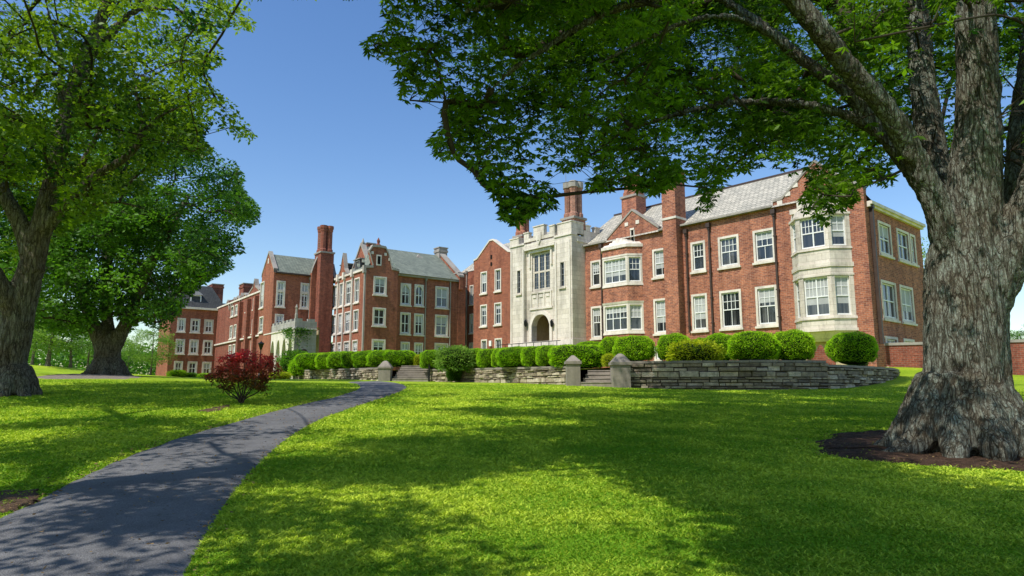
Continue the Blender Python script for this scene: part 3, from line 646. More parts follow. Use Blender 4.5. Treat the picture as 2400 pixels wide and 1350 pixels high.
# arched brick recess under the oriel
m = MB(); ac = fA.sx(1918, 815)
az = fA.z(1918, 806)
pts = [(ac-1.9, 2.6), (ac-1.9, az-.9)]+[(ac-1.9*math.cos(t), az-.9+1.0*math.sin(t)) for t in np.linspace(.1, math.pi-.1, 14)]+[(ac+1.9, az-.9), (ac+1.9, 2.6)]
m.prism(pts, lambda a, z: fA.p(a, z, .03), lambda a, z: fA.p(a, z, -.05)); m.build('arched_recess', M['plaster'], A.root)
# brick bay with limestone windows
bs0 = fA.sx(1413, 680); bs1 = fA.sx(1507, 680); O2 = .85; C2 = .75
def b2(px, py): return A.loc(px, py, 'y', -O2)[1]
w0a, w0b = b2(1445, 779), b2(1445, 713); w1a, w1b = b2(1443, 667), b2(1443, 603)
fs = bay(fA, bs0, bs1, O2, C2, None, None, None, '', 0, 0)
m = MB(); bayband(m, fA, bs0, bs1, O2, C2, 1.5, w0a-.16); bb = m.build('bay_window', A.brick, A.root)
m = MB(); bayband(m, fA, bs0, bs1, O2, C2, w0b+.16, w1a-.16); m.build('spandrel', A.brick, bb)
m = MB(); bayband(m, fA, bs0, bs1, O2, C2, w1b+.14, b2(1443, 583)); m.build('brick_head', A.brick, bb)
for z0, z1, g0, g1 in [(w0a-.158, w0a, .06, .04), (w0b, w0b+.158, .03, .08), (w1a-.158, w1a, .06, .04), (w1b, w1b+.138, .03, .03)]:
    m = MB(); bayband(m, fA, bs0, bs1, O2, C2, z0, z1, g0, g1); m.build('stone_band', M['trim'], bb)
m = MB(); bayband(m, fA, bs0, bs1, O2, C2, b2(1443, 583)+.002, b2(1443, 576), .1, .1)
zt2 = b2(1443, 576)+.002; bayband(m, fA, bs0, bs1, O2, C2, zt2, zt2+.2, .02, -.2)
sb = (bs0+bs1)/2
for w_, h_ in [(1.25, .18), (.95, .32), (.6, .46)]: bayband(m, fA, sb-w_, sb+w_, O2*.7, C2*.6, zt2+.15, zt2+.2+h_, 0, -.12)
m.build('stone_crest', M['trim'], bb)
for z0, z1 in ((w0a, w0b), (w1a, w1b)):
    for k, f in enumerate(fs):
        mid = k == 1
        window(f, (.004, f.L-.004, z0+.004, z1-.004), 3 if mid else 1, (6, 2) if mid else (3, 2), (3, 1) if mid else (1, 1), 'trim', sill=False, sw=.14 if mid else .12, base=-.04)

# --- B: limestone entrance tower
T = Bld('stone_tower', 20.2, 38.0, -48.4, 'pale limestone battlemented entrance tower with pointed arch door and tall mullioned window', 'brick2')
TY = -1.55; fT = Fr(T, 'y', TY, 1)
t0, t1 = -28.9, -21.55; zT = 13.9; tp0, tp1 = fT.sx(1229, 700), fT.sx(1302, 700)
sl = [fT.rect(1211, 1222, 632, 690), fT.rect(1312, 1325, 612, 674)]
rec = .28; fC = Fr(T, 'y', TY+rec, 1)
mainw = fC.rect(1245, 1292, 588, 684); dc = (fC.sx(1246, 770), fC.sx(1292, 770)); dz = fC.z(1268, 735)
fr_z = fT.z(1342, 535)
m = MB()
wall(fT, t0, tp0, 2, zT, [inset(sl[0], .1)], m=m); wall(fT, tp1, t1, 2, zT, [inset(sl[1], .1)], m=m)
dop = (dc[0]+.1, dc[1]-.1, 2.0, dz)
wall(fC, tp0, tp1, 2, zT-.35, [inset(mainw, .12), dop], m=m, rev=.5)
for s_ in (tp0, tp1): m.quad((s_, TY, 2), (s_, TY+rec, 2), (s_, TY+rec, zT-.35), (s_, TY, zT-.35))
# sides and top slab
TB = 3.0
m.quad((t1, TY, 2), (t1, TB, 2), (t1, TB, zT), (t1, TY, zT)); m.quad((t0, TY, 2), (t0, TB, 2), (t0, TB, zT), (t0, TY, zT))
m.quad((t0, TB, 2), (t1, TB, 2), (t1, TB, zT), (t0, TB, zT)); m.quad((t0, TY+.5, zT-.2), (t1, TY+.5, zT-.2), (t1, TB, zT-.2), (t0, TB, zT-.2))
m.box(tp0+.002, tp1-.002, TY-.02, TY+.5, zT-.35, zT)
m.build('wall', M['stone'], T.root)
m = MB()
m.box(t0-.06, tp0+.05, TY-.09, TY+.6, zT+.002, zT+.16); m.box(tp1-.05, t1+.06, TY-.09, TY+.6, zT+.002, zT+.16); m.box(tp0+.052, tp1-.052, TY-.07, TY+.4, zT-.55, zT-.38)
m.box(t1-.05, t1+.09, TY+.602, TB, zT-.5, zT-.35)
m.box(t0-.12, t1+.12, TY-.14, TY-.01, 2, fT.z(1270, 800)); m.box(t1+.01, t1+.12, TY-.0, TB-1.5, 2, fT.z(1270, 800))
for s_ in (t0+.1, tp0-.18, tp1+.02, t1-.3): m.box(s_, s_+.16, TY-.08, TY-.005, 5, zT-.4)   # thin buttress strips
m.build('string_course', M['trim'], T.root)
m = MB()   # battlements
def merlon(x0, x1, y0, y1, za, zb, cap=True):
    m.box(x0, x1, y0, y1, za, zb)
    if cap: m.box(x0-.05, x1+.05, y0-.05, y1+.05, zb+.002, zb+.1)
merlon(t1-1.55, t1+.02, TY-.02, TY+1.4, zT+.165, 14.95); merlon(t0-.02, t0+1.1, TY-.02, TY+1.2, zT+.165, 14.6)
m.box(tp0, tp1, TY-.03, TY+.3, zT+.165, zT+.45)
w = (tp1-tp0)
for a, b_, h_ in [(.0, .16, .5), (.32, .66, .85), (.84, 1.0, .6)]: merlon(tp0+w*a, tp0+w*b_, TY-.04, TY+.32, zT+.452, zT+.45+h_)
m.box(t1-.35, t1, TY+1.45, TB, zT+.002, zT+.55)
for k in range(3): merlon(t1-.36, t1+.01, TY+1.7+k*1.15, TY+2.25+k*1.15, zT+.552, zT+.95)
for k in range(5): x = t0+1.3+k*1.0; merlon(x, x+.6, TB-.4, TB, zT+.002, zT+.8)
m.build('battlement', M['stone'], T.root)
m = MB()   # carved shield
sc0 = (tp0+tp1)/2; m.prism([(sc0-.3, zT+.2), (sc0, zT-.28), (sc0+.3, zT+.2), (sc0+.3, zT+.75), (sc0-.3, zT+.75)], lambda a, z: (a, TY-.12, z), lambda a, z: (a, TY-.045, z))
m.box(sc0-.12, sc0+.12, TY-.16, TY-.12, zT+.1, zT+.55); m.build('carved_shield', M['trim'], T.root)
window(fC, mainw, 3, (3, 1), (3, 1), 'stone', sash='stone', sw=.12, fw=.17, base=-.05)
# extra leaded bars on the tall window
a, b_, c, d = inset(mainw, .12); m = MB()
for k in range(3):
    x = a+(b_-a)*(k+.5)/3; fC.box(m, x-.02, x+.02, c+.1, d-.1, -.19, -.15)
for k in range(1, 8): z = c+(d-c)*k/8; fC.box(m, a+.05, b_-.05, z-.015, z+.015, -.188, -.152)
m.build('leading', M['lead'], T.root)
m = MB(); fC.box(m, a-.25, b_+.25, d+.05, d+.28, -.02, .16); fC.box(m, a-.3, a-.14, d-1.2, d+.06, -.02, .14); fC.box(m, b_+.14, b_+.3, d-1.2, d+.06, -.02, .14)
m.build('hood_mould', M['trim'], T.root)
m = MB()   # panel with blank shields
pz0, pz1 = fC.z(1268, 720), fC.z(1268, 687)
fC.box(m, a-.25, b_+.25, pz0-.16, pz0, -.02, .1)
for k in range(4): x = a-.1+(b_-a+.2)*k/3; fC.box(m, x-.06, x+.06, pz0+.002, pz1, -.02, .07)
for k in range(3): x = a-.1+(b_-a+.2)*(k+.5)/3; fC.box(m, x-.2, x+.2, pz1-.35, pz1-.1, -.02, .05)
m.build('carved_panel', M['trim'], T.root)
for r_ in sl: window(fT, r_, 1, (1, 2), (1, 2), 'stone', sash='lead', sw=.1, fw=.05)
m = MB()
for r_ in sl: fT.box(m, r_[0]-.12, r_[1]+.12, r_[3], r_[3]+.14, 0, .14); fT.box(m, r_[0]-.14, r_[0]-.02, r_[3]-.35, r_[3], 0, .12); fT.box(m, r_[1]+.02, r_[1]+.14, r_[3]-.35, r_[3], 0, .12)
m = MB()
# arched portal
def archpts(x0, x1, zs, za, n=12):
    out = []
    for k in range(n+1):
        t = k/n; x = x0+(x1-x0)*t; u = abs(2*t-1); out.append((x, zs+(za-zs)*(1-u**2.6)**.75))
    return out
zs = dz-.95; al = archpts(dop[0], dop[1], zs, dz-.08)
pf = lambda d: (lambda a, z: fC.p(a, z, d))
for sg in (0, 1):
    half = al[:7] if sg == 0 else al[6:]
    pts = half+([(al[6][0], dz), (dop[0], dz)] if sg == 0 else [(dop[1], dz), (al[6][0], dz)])
    m.prism(pts, pf(-.02), pf(-.49)); m.build('arch_spandrel', M['trim'], T.root); m = MB()
out_ = archpts(dop[0]-.28, dop[1]+.28, zs, dz+.22)
for k in range(12):
    p, q, r_, s_ = al[k], al[k+1], out_[k+1], out_[k]
    m.prism([p, q, r_, s_], pf(.12), pf(-.01))
pa_ = m.build('portal_arch', M['trim'], T.root)
for u0, u1 in ((dop[0]-.28, dop[0]), (dop[1], dop[1]+.28)): m = MB(); fC.box(m, u0, u1, 2, zs, -.01, .12); m.build('jamb', M['trim'], pa_)
m = MB(); y1 = TY+rec+2.2
m.quad((dop[0]-.3, y1, 2), (dop[1]+.3, y1, 2), (dop[1]+.3, y1, dz), (dop[0]-.3, y1, dz)); m.quad((dop[0]-.3, TY+.79, 2), (dop[0]-.3, y1, 2), (dop[0]-.3, y1, dz), (dop[0]-.3, TY+.79, dz)); m.quad((dop[1]+.3, TY+.79, 2), (dop[1]+.3, y1, 2), (dop[1]+.3, y1, dz), (dop[1]+.3, TY+.79, dz))
m.quad((dop[0]-.3, TY+.79, dz), (dop[1]+.3, TY+.79, dz), (dop[1]+.3, y1, dz), (dop[0]-.3, y1, dz)); m.quad((dop[0]-.3, TY, 4.6), (dop[1]+.3, TY, 4.6), (dop[1]+.3, y1, 4.6), (dop[0]-.3, y1, 4.6))
m.build('porch_interior', M['plaster'], T.root)
dm = (dop[0]+dop[1])/2; m = MB(); m.box(dm-.1, dop[1]+.2, y1-.08, y1-.02, 4.62, 7.0); dd = m.build('door', M['wood'], T.root)
m = MB(); m.box(dm+.1, dop[1]-.1, y1-.12, y1-.09, 5.6, 6.7); m.build('pane', M['glass'], dd)
# lanterns by the door
for px in (1236, 1297):
    s_, z_ = fT.b.loc(px, 758, 'y', TY+rec); m = MB(); m.lathe(s_, TY+rec-.2, [(.05, z_-.3), (.11, z_-.2), (.14, z_+.15), (.02, z_+.32)], 6); m.box(s_-.02, s_+.02, TY+rec-.2, TY+rec, z_+.28, z_+.32); m.build('lantern', M['black'], T.root)
# octagonal stacks
x0 = fT.sx(1317, 505)+.1; zc = T.loc(1338, 432, 'y', TY+.9)[1]; zc0 = T.loc(1338, 500, 'y', TY+.9)[1]
cx_ = T.loc(1338, 470, 'y', TY+.7)[0]
tc_ = chimney(T, cx_-.68, cx_+.68, TY+.3, TY+1.66, 14.5, zc, M['palebrick'], shafts=4, sz=15.4)
m = MB()
for i in (.27, .73):
    for j in (.27, .73): m.lathe(cx_-.68+1.36*i, TY+.3+1.36*j, [(.42, zc-.42), (.42, zc+.04), (.32, zc+.12)], 8, R(22.5))
m.build('stone_cap', M['cope'], tc_)
cx_ = T.loc(1222, 520, 'y', TY+.9)[0]; zc = T.loc(1222, 497, 'y', TY+.9)[1]
chimney(T, cx_-.55, cx_+.55, TY+.5, TY+1.6, 14.0, zc+.1, None, shafts=4, sz=15.0)
m = MB(); px_, pz_ = T.loc(1326, 400, 'y', TY+1.2); m.tube([(px_, TY+1.2, 16), (px_, TY+1.2, pz_)], [.025, .015], 6); m.build('antenna', M['lead'], T.root)
m = MB()   # railing at the tower's foot
za = fT.z(1270, 800)
for k in range(9): s_ = t0+.3+k*.86; m.box(s_-.02, s_+.02, TY-1.62, TY-1.58, 3.4, 5.35)
m.box(t0+.1, t1+.2, TY-1.63, TY-1.57, 5.33, 5.38); m.build('railing', M['black'], T.root)
m = MB(); m.box(t0-.2, t1+.3, TY-1.8, TY-.15, 2, 4.55); m.build('landing', M['step'], T.root)

# --- C: gabled link left of the tower
Cb = Bld('gabled_wing', 20.2, 38.0, -48.4, 'narrow brick wing with one steep gable immediately left of the limestone tower', 'brick')
fG = Fr(Cb, 'y', 0, 1)
c0, c1 = fG.sx(1110, 720), -28.95
ws = [fG.rect(1127, 1142, 637, 682, (10.6, 12.73)), fG.rect(1160, 1175, 628, 678, (10.6, 12.73)), fG.rect(1126, 1142, 715, 766, (7.5, 9.58)), fG.rect(1159, 1176, 709, 763, (7.5, 9.58)), fG.rect(1128, 1142, 797, 822, (4.3, 6.3)), fG.rect(1160, 1177, 795, 822, (4.3, 6.3))]
zsh = 13.6
wall(fG, c0, c1, 2, zsh, [inset(w, .12) for w in ws])
for w in ws: window(fG, w, 1, (2, 1), (2, 1), sw=.12, fw=.06)
ap = fG.sx(1152, 560); az_ = fG.z(1152, 556)
ga1 = -30.5
gable(fG, [(c0, zsh+.002), (c0, zsh+.35), (c0+.5, zsh+.45), (ap-.25, az_-.35), (ap+.25, az_-.35), (ga1-.45, zsh+.5), (ga1, zsh+.4), (ga1, zsh+.002)], .4, cop='trim', cw=.15)
m = MB(); fG.box(m, ap-.12, ap+.12, az_-2.1, az_-1.7, .01, .03); fG.box(m, ap-.12, ap+.12, az_-2.75, az_-2.4, .01, .03); m.build('slit_window', M['dark'], Cb.root)
m = MB(); m.quad((c0+.1, .35, zsh), (ap, .35, az_-.5), (ap, 7, az_-.5), (c0+.1, 7, zsh)); m.quad((ap, .35, az_-.5), (ga1, .35, zsh), (ga1, 7, zsh), (ap, 7, az_-.5)); m.quad((ap, 1.2, az_-1.2), (c1+3, 1.2, zsh+.8), (c1+3, 5.5, zsh+3.3), (ap, 5.5, zsh+3.3)); m.build('roof', M['slate'], Cb.root)
m = MB(); m.quad((c0, 0, 2), (c0, 9, 2), (c0, 9, zsh), (c0, 0, zsh)); m.build('wall', Cb.brick, Cb.root)
m = MB(); pz = fG.z(1151, 805); fG.box(m, fG.sx(1149), fG.sx(1154), pz-.25, pz+.25, 0, .15); m.build('wall_light', M['white'], Cb.root)
# recessed piece
Y1 = 9.5; fH = Fr(Cb, 'y', Y1, 1)
h0, h1 = fH.sx(1075, 720), fH.sx(1116, 720)
ws = [fH.rect(1082, 1093, 672, 719), fH.rect(1101, 1110, 668, 713), fH.rect(1081, 1093, 738, 785), fH.rect(1101, 1110, 735, 780), fH.rect(1081, 1092, 804, 826), fH.rect(1100, 1109, 803, 826)]
for k in (0, 2, 4):
    z0 = (ws[k][2]+ws[k+1][2])/2; z1 = (ws[k][3]+ws[k+1][3])/2; ws[k] = ws[k][:2]+(z0, z1); ws[k+1] = ws[k+1][:2]+(z0, z1)
zh = fH.z(1092, 638)
wall(fH, h0, h1+4, 2, zh, [inset(w, .12) for w in ws])
for w in ws: window(fH, w, 1, (2, 1), (2, 1), sw=.12, fw=.06)
m = MB(); fH.box(m, h0, h1+1, zh+.002, zh+.15, -.4, .06); m.build('coping', M['trim'], Cb.root)
zr = Cb.loc(1108, 600, 'y', Y1+4)[1]
m = MB(); m.quad((h0-.3, Y1+.3, zh+.1), (h1+5, Y1+.3, zh+.1), (h1+5, Y1+4, zr+.6), (h0+2.2, Y1+4, zr+.6)); m.build('roof', M['slate'], Cb.root)
pipe(fH, 1094.5, 640, 826, r=.06, mat='cope')

# --- D: middle wing
JX, JY = (1076-1200)/1618*77, 77.0
k = math.tan(R(36)); dirx = np.array([math.cos(R(36)), math.sin(R(36))])
rr_ = (850-1200)/1618
s_ = (JX-rr_*JY)/(dirx[0]-rr_*dirx[1]); DO = np.array([JX, JY])-dirx*s_; DL = s_
D = Bld('brick_wing', DO[0], DO[1], 36, 'three storey brick wing with slate roof, white dormer and stone edged gable behind the hedge', 'brick3')
D.brick = M['brick']
fD = Fr(D, 'y', 0, 1); lD = Fr(D, 'x', 0, -1)
g1 = fD.sx(931, 720); fR = Fr(D, 'y', .9, 1)
wg = [fD.rect(875, 906, 648, 692), fD.rect(873, 904, 721, 765), fD.rect(871, 903, 795, 830)]
zE = fD.z(855, 632)
wall(fD, 0, g1, 2, zE, [inset(w, .17) for w in wg])
for w in wg: window(fD, w, 2, (2, 1), (2, 1), sw=.17, fw=.09)
apx = fD.sx(888, 600); apz = fD.z(889, 580)
gp = [(-.1, zE+.002), (-.1, zE+.2), (.75, zE+.3), (apx-1.1, zE+1.9), (apx-.75, zE+2.5), (apx, apz), (apx+.75, zE+2.5), (apx+1.1, zE+1.9), (g1-.75, zE+.3), (g1+.1, zE+.2), (g1+.1, zE+.002)]
gable(fD, gp, .4, cop='cope', cw=.26, proud=.12)
m = MB(); fD.box(m, apx-.3, apx+.3, zE+.6, zE+1.75, .01, .06)
for sx_ in (-1, 1):
    for k_ in range(4): a = apx+sx_*(.75+.5*k_); fD.box(m, a-.14, a+.14, zE+1.75-.5*k_, zE+2.05-.5*k_, .01, .05)
m.build('gable_stones', M['trim'], D.root)
m = MB(); fD.box(m, apx-.16, apx+.16, zE+.75, zE+1.6, .062, .08); m.build('slit_window', M['dark'], D.root)
m = MB(); m.lathe(apx, .2, [(.22, apz), (.3, apz+.3), (.14, apz+.45), (.2, apz+.75), (.03, apz+1.1)], 6); m.build('finial', M['brick3'], D.root)
zEr = fR.z(990, 650); r1 = fR.sx(1062, 720)
wr = [fR.rect(936, 963, 664, 716), fR.rect(971, 993, 667, 718), fR.rect(1020, 1051, 672, 723), fR.rect(935, 962, 732, 784), fR.rect(970, 993, 735, 786), fR.rect(1019, 1050, 738, 789), fR.rect(936, 960, 801, 838), fR.rect(970, 991, 803, 843), fR.rect(1018, 1050, 804, 838)]
wr = [(a+.12, b_, c, d) if i in (0, 3, 6) else (a, b_, c, d) for i, (a, b_, c, d) in enumerate(wr)]
wall(fR, g1, DL+.3, 2, zEr, [inset(w, .16) for w in wr])
for i, w in enumerate(wr): window(fR, w, 2, (2, 1), (2, 1), sw=.16, fw=.09, arch=i in (0, 1))
m = MB(); fR.box(m, g1+.1, DL+.2, zEr-.12, zEr+.12, .0, .28); m.build('gutter', M['cope'], D.root)
pipe(fR, 996, 655, 826, r=.05, mat='cope'); pipe(fR, 1054, 656, 826, r=.05, mat='cope')
YRd = 5.5; zRd = D.loc(960, 590, 'y', YRd)[1]
eR = DL+.2
ye = fR.sx(1035, 620)
m = MB()
m.quad((.2, .3, zEr+.1), (eR, .55, zEr+.1), (eR, YRd, zRd), (4.2, YRd, zRd)); m.quad((4.2, YRd, zRd), (eR, YRd, zRd), (eR, 11, zEr), (.2, 11, zEr)); m.quad((.2, .3, zEr+.1), (4.2, YRd, zRd), (.2, 11, zEr)); m.build('roof', M['slated'], D.root)
# gable roof behind gable
m = MB(); yb = min(YRd+.5, .4+(apz-.3-zEr)/((zRd-zEr)/YRd)); m.quad((.2, .35, zE+.3), (apx, .35, apz-.3), (apx, yb, apz-.3), (.2, .9, zE+.3)); m.quad((apx, .35, apz-.3), (g1, .35, zE+.3), (g1, .9, zE+.3), (apx, yb, apz-.3)); m.build('gable_roof', M['slated'], D.root)
# end parapet with coping
m = MB(); pr = lambda a: [(0.62, zEr-.2), (YRd, zRd+.1), (10.5, zEr-.2), (10.5, zEr-1)]
m.prism([(.5, zEr-1), (.5, zEr+.45), (YRd, zRd+.4), (10.8, zEr+.45), (10.8, zEr-1)], lambda a, z: (eR+.02, a, z), lambda a, z: (eR+.5, a, z)); m.build('end_parapet', D.brick, D.root)
m = MB()
for (a, za), (b_, zb) in zip([(.45, zEr+.45), (YRd, zRd+.4), (10.8, zEr+.45)][:-1], [(YRd, zRd+.4), (10.8, zEr+.45)]):
    m.hexa([(eR-.08, a, za), (eR+.6, a, za), (eR+.6, b_, zb), (eR-.08, b_, zb), (eR-.08, a, za+.22), (eR+.6, a, za+.22), (eR+.6, b_, zb+.22), (eR-.08, b_, zb+.22)])
m.build('coping', M['cope'], D.root)
chimney(D, eR-.2, eR+.9, YRd-.6, YRd+.6, zRd-.5, zRd+.85, M['cope'])
m = MB(); fR.box(m, eR+.0, eR+1.05, 2, zEr+.9, -1.2, .06); m.build('pier', D.brick, D.root)
m = MB(); fR.box(m, eR-.06, eR+1.1, zEr+.902, zEr+1.05, -1.26, .12); m.build('coping', M['cope'], D.root)
# dormer
def dormer(b, f, s0, s1, z0, z1, zt_, depth, name='dormer', roofmat='cope', side='darkroof'):
    m = MB(); f.box(m, s0, s1, z0-.3, z1, -depth, -.35); dm_ = m.build(name, M[side], b.root)
    window(f, (s0+.02, s1-.02, z0, z1-.02), 2, (2, 1), (2, 1), 'white', sill=False, sw=.12, base=-.30, fw=.07)
    m = MB(); sm2 = (s0+s1)/2; o_ = .22
    P = [f.p(s0-o_, z1, -.1), f.p(s1+o_, z1, -.1), f.p(s1+o_, z1, -depth), f.p(s0-o_, z1, -depth)]; t = f.p(sm2, zt_, -.55); t2 = f.p(sm2, zt_, -depth)
    m.quad(P[0], P[1], t); m.quad(P[1], P[2], t2, t); m.quad(P[3], P[0], t, t2); m.quad(*P[::-1]); m.build('dormer_roof', M[roofmat], dm_)
for yd in np.arange(1.0, 4, .05):
    fR2 = Fr(D, 'y', yd, 1); dr = fR2.rect(974, 999, 614, 645)
    if dr[2] < zEr+.1+(yd-.35)*(zRd-zEr-.1)/(YRd-.3)+.1: continue
    break
dormer(D, fR2, dr[0], dr[1], dr[2], dr[3], dr[3]+1.0, 3.2)
# left side of D
SL = 8.6
rows = [(lD.z(816, 715), lD.z(816, 658)), (lD.z(816, 779), lD.z(816, 730)), (lD.z(816, 828), lD.z(816, 799))]
cols = [(830, 842), (810, 823), (795, 804), (779, 790)]
wl = []
for c_ in cols:
    for r_ in rows:
        a = lD.sx(c_[0], 700); b_ = lD.sx(c_[1], 700); wl.append((min(a, b_), max(a, b_), r_[0], r_[1]))
zL = lD.z(843, 634)
zE2 = min(zL, zE)
wall(lD, 0, SL, 2, zE2, [inset(w, .13) for w in wl])
for w in wl: window(lD, w, 2, (2, 1), (2, 1), sw=.13, fw=.07)
m = MB(); lD.box(m, 0, SL, zE2+.002, zE2+.22, -.35, .14); m.build('coping', M['trim'], D.root)
for px in (847, 826.5, 807, 793): 
    s_ = lD.sx(px, 700); m = MB(); lD.box(m, s_-.09 if px < 840 else .05, (s_+.09) if px < 840 else .3, 2, zE2-.3, .0, .16); lD.box(m, (s_ if px < 840 else .2)-.2, (s_ if px < 840 else .2)+.2, zE2-.3, zE2+.5, 0, .3)
    m.build('drainpipe', M['trim'] if px != 847 else M['cope'], D.root)
for px, h_ in ((818, .0), (787, 0)):
    s_ = lD.sx(px, 640); f2 = Fr(D, 'x', 1.3, -1)
    m = MB(); lD.box(m, s_-.75, s_+.75, zE2-.1, zE2+1.9, -3.5, -.95); d_ = m.build('dormer', M['darkroof'], D.root)
    window(Fr(D, 'x', .75, -1), (s_-.6, s_+.6, zE2+.5, zE2+1.8), 2, (2, 1), (2, 1), 'lead', sill=False, sw=.1, base=-.2, fw=.06)
    m = MB(); lD.box(m, s_-.95, s_+.95, zE2+1.902, zE2+2.0, -3.6, -.8); m.build('dormer_roof', M['cope'], d_)
# small stone-edged gables over the side wall
for px, hh in ((803, 2.7), (775, 2.0)):
    s_ = lD.sx(px, 640)
    gable(lD, [(s_-1.3, zE2+.23), (s_-.6, zE2+.9), (s_, zE2+hh), (s_+.6, zE2+.9), (s_+1.3, zE2+.23)], .35, cop='cope', cw=.18)
m = MB(); m.quad((.2, 0.3, zE2+.2), (.2, SL+2, zE2+.2), (3.9, SL+2, zRd-.4), (3.9, 4.6, zRd-.4)); m.quad((3.9, 4.6, zRd-.4), (3.9, SL+2, zRd-.4), (8, SL+2, zE2+.5), (8, 4.6, zE2+.5)); m.build('roof', M['slated'], D.root)
# rear gable peak
GXp = 1.6; q = D.loc(847, 568, 'x', GXp); m = MB(); m.prism([(q[0]-2.2, q[1]-3.6), (q[0]-2.2, q[1]-3.0), (q[0], q[1]-.4), (q[0]+2.2, q[1]-3.0), (q[0]+2.2, q[1]-3.6)], lambda a, z: (GXp, a, z), lambda a, z: (GXp+.4, a, z)); m.build('gable_wall', D.brick, D.root)
m = MB()
for a, b_ in ((-2.3, 0), (0, 2.3)):
    za = q[1]-.35 if a == 0 else q[1]-3.1; zb = q[1]-.35 if b_ == 0 else q[1]-3.1
    m.hexa([(GXp-.1, q[0]+a, za), (GXp+.5, q[0]+a, za), (GXp+.5, q[0]+b_, zb), (GXp-.1, q[0]+b_, zb), (GXp-.1, q[0]+a, za+.3), (GXp+.5, q[0]+a, za+.3), (GXp+.5, q[0]+b_, zb+.3), (GXp-.1, q[0]+b_, zb+.3)])
m.lathe(GXp+.2, q[0], [(.16, q[1]-.2), (.2, q[1]), (.03, q[1]+.5)], 6); m.build('coping', M['cope'], D.root)
m = MB(); m.quad((GXp+.4, q[0]-2.2, q[1]-3.1), (GXp+.4, q[0], q[1]-.4), (6, q[0], q[1]-.4), (3.5, q[0]-2.2, q[1]-3.1)); m.quad((GXp+.4, q[0], q[1]-.4), (GXp+.4, q[0]+2.2, q[1]-3.1), (3.5, q[0]+2.2, q[1]-3.1), (6, q[0], q[1]-.4)); m.build('gable_roof', M['slated'], D.root)
q = D.loc(867, 577, 'y', 7.0); chimney(D, q[0]-.5, q[0]+.5, 6.6, 7.4, q[1]-3, q[1]+.2)
# tall chimney at far end of side wall
fE = Fr(D, 'y', SL, 1)
ex1 = .1; 
sA = D.loc(741, 700, 'y', SL)[0]; sB = D.loc(779, 700, 'y', SL)[0]
zB = D.loc(760, 590, 'y', SL)[1]; zTp = D.loc(760, 526, 'y', SL)[1]
chimney(D, sA+.35, sB, SL+.02, SL+2.0, 2, zTp, M['brick3'], shafts=4, sz=zB)
m = MB(); m.quad((sB, SL+.5, 2), (0, SL+.5, 2), (0, SL+.5, zE2), (sB, SL+.5, zE2)); m.build('wall', D.brick, D.root)

# --- F: gabled block with side-facing slate roof
FO = D.world(sA+.3, SL+1.6)
FX, FY = FO
rF = (628-1200)/1618; sF = (FX-rF*FY)/(dirx[0]-rF*dirx[1])
FOo = FO-dirx*sF
Fb = Bld('slate_roofed_block', FOo[0], FOo[1], 36, 'tall brick block with grey slate roof and two very tall windows above the portico', 'brick')
fF = Fr(Fb, 'y', 0, 1); lF = Fr(Fb, 'x', 0, -1)
zF = fF.z(629, 637); zF2 = fF.z(733, 646)
ZF = (zF+zF2)/2
wf = [fF.rect(647, 668, 658, 720), fF.rect(703.5, 724, 661, 724), fF.rect(644, 665, 736, 765)]
wf[1] = wf[1][:2]+wf[0][2:]
wall(fF, 0, sF, 2, ZF, [inset(w, .15) for w in wf])
for i, w in enumerate(wf):
    window(fF, w, 2, (2, 1), (2, 2), sw=.15, fw=.1)
m = MB(); zm = (wf[0][2]+wf[0][3])/2+.2
for w in wf[:2]: fF.box(m, w[0]+.1, w[1]-.1, zm, zm+.3, -.1, .03)
m.build('transom', M['trim'], Fb.root)
wl = [lF.rect(610, 619, 661, 722), lF.rect(608, 617, 742, 780)]
GL = 4.6
wall(lF, 0, GL, 2, ZF, [inset(w, .13) for w in wl])
for w in wl: window(lF, w, 2, (2, 1), (2, 2), sw=.13, fw=.07)
yr = GL/2; zr = Fb.loc(700, 603, 'y', yr)[1]
gable(lF, [(0, ZF+.002), (0, ZF+.2), (yr, zr+.1), (GL, ZF+.2), (GL, ZF+.002)], .35, cop='cope', cw=.25)
m = MB(); m.quad((.3, -.2, ZF-.02), (sF+2.5, -.2, ZF-.02), (sF+2.5, yr, zr), (.3, yr, zr)); m.quad((.3, yr, zr), (sF+2.5, yr, zr), (sF+2.5, GL+.2, ZF), (.3, GL+.2, ZF)); m.build('roof', M['slated'], Fb.root)
m = MB(); fF.box(m, .1, sF+.2, ZF-.1, ZF+.06, .002, .28); m.build('gutter', M['metal'], Fb.root)
m = MB(); lF.box(m, yr-.18, yr+.18, ZF+1.3, ZF+1.9, .01, .04); m.build('slit_window', M['trim'], Fb.root)
pipe(fF, 725.5, 655, 745, r=.07, mat='cope')
# curved shoulder gable between block and chimney
fS = Fr(Fb, 'y', -.5, 1)
a = fS.sx(728, 700); b_ = fS.sx(744, 700)
m = MB(); fS.box(m, a, b_+1.0, 2, fS.z(735, 640), -.5, 0); m.build('wall', Fb.brick, Fb.root)
gable(fS, [(a, fS.z(735, 640)+.002), (a+.2, fS.z(733, 625)), (a+.7, fS.z(738, 598)), (b_+.8, fS.z(741, 575)), (b_+.8, fS.z(735, 640)+.002)], .3, cop='cope', cw=.15)
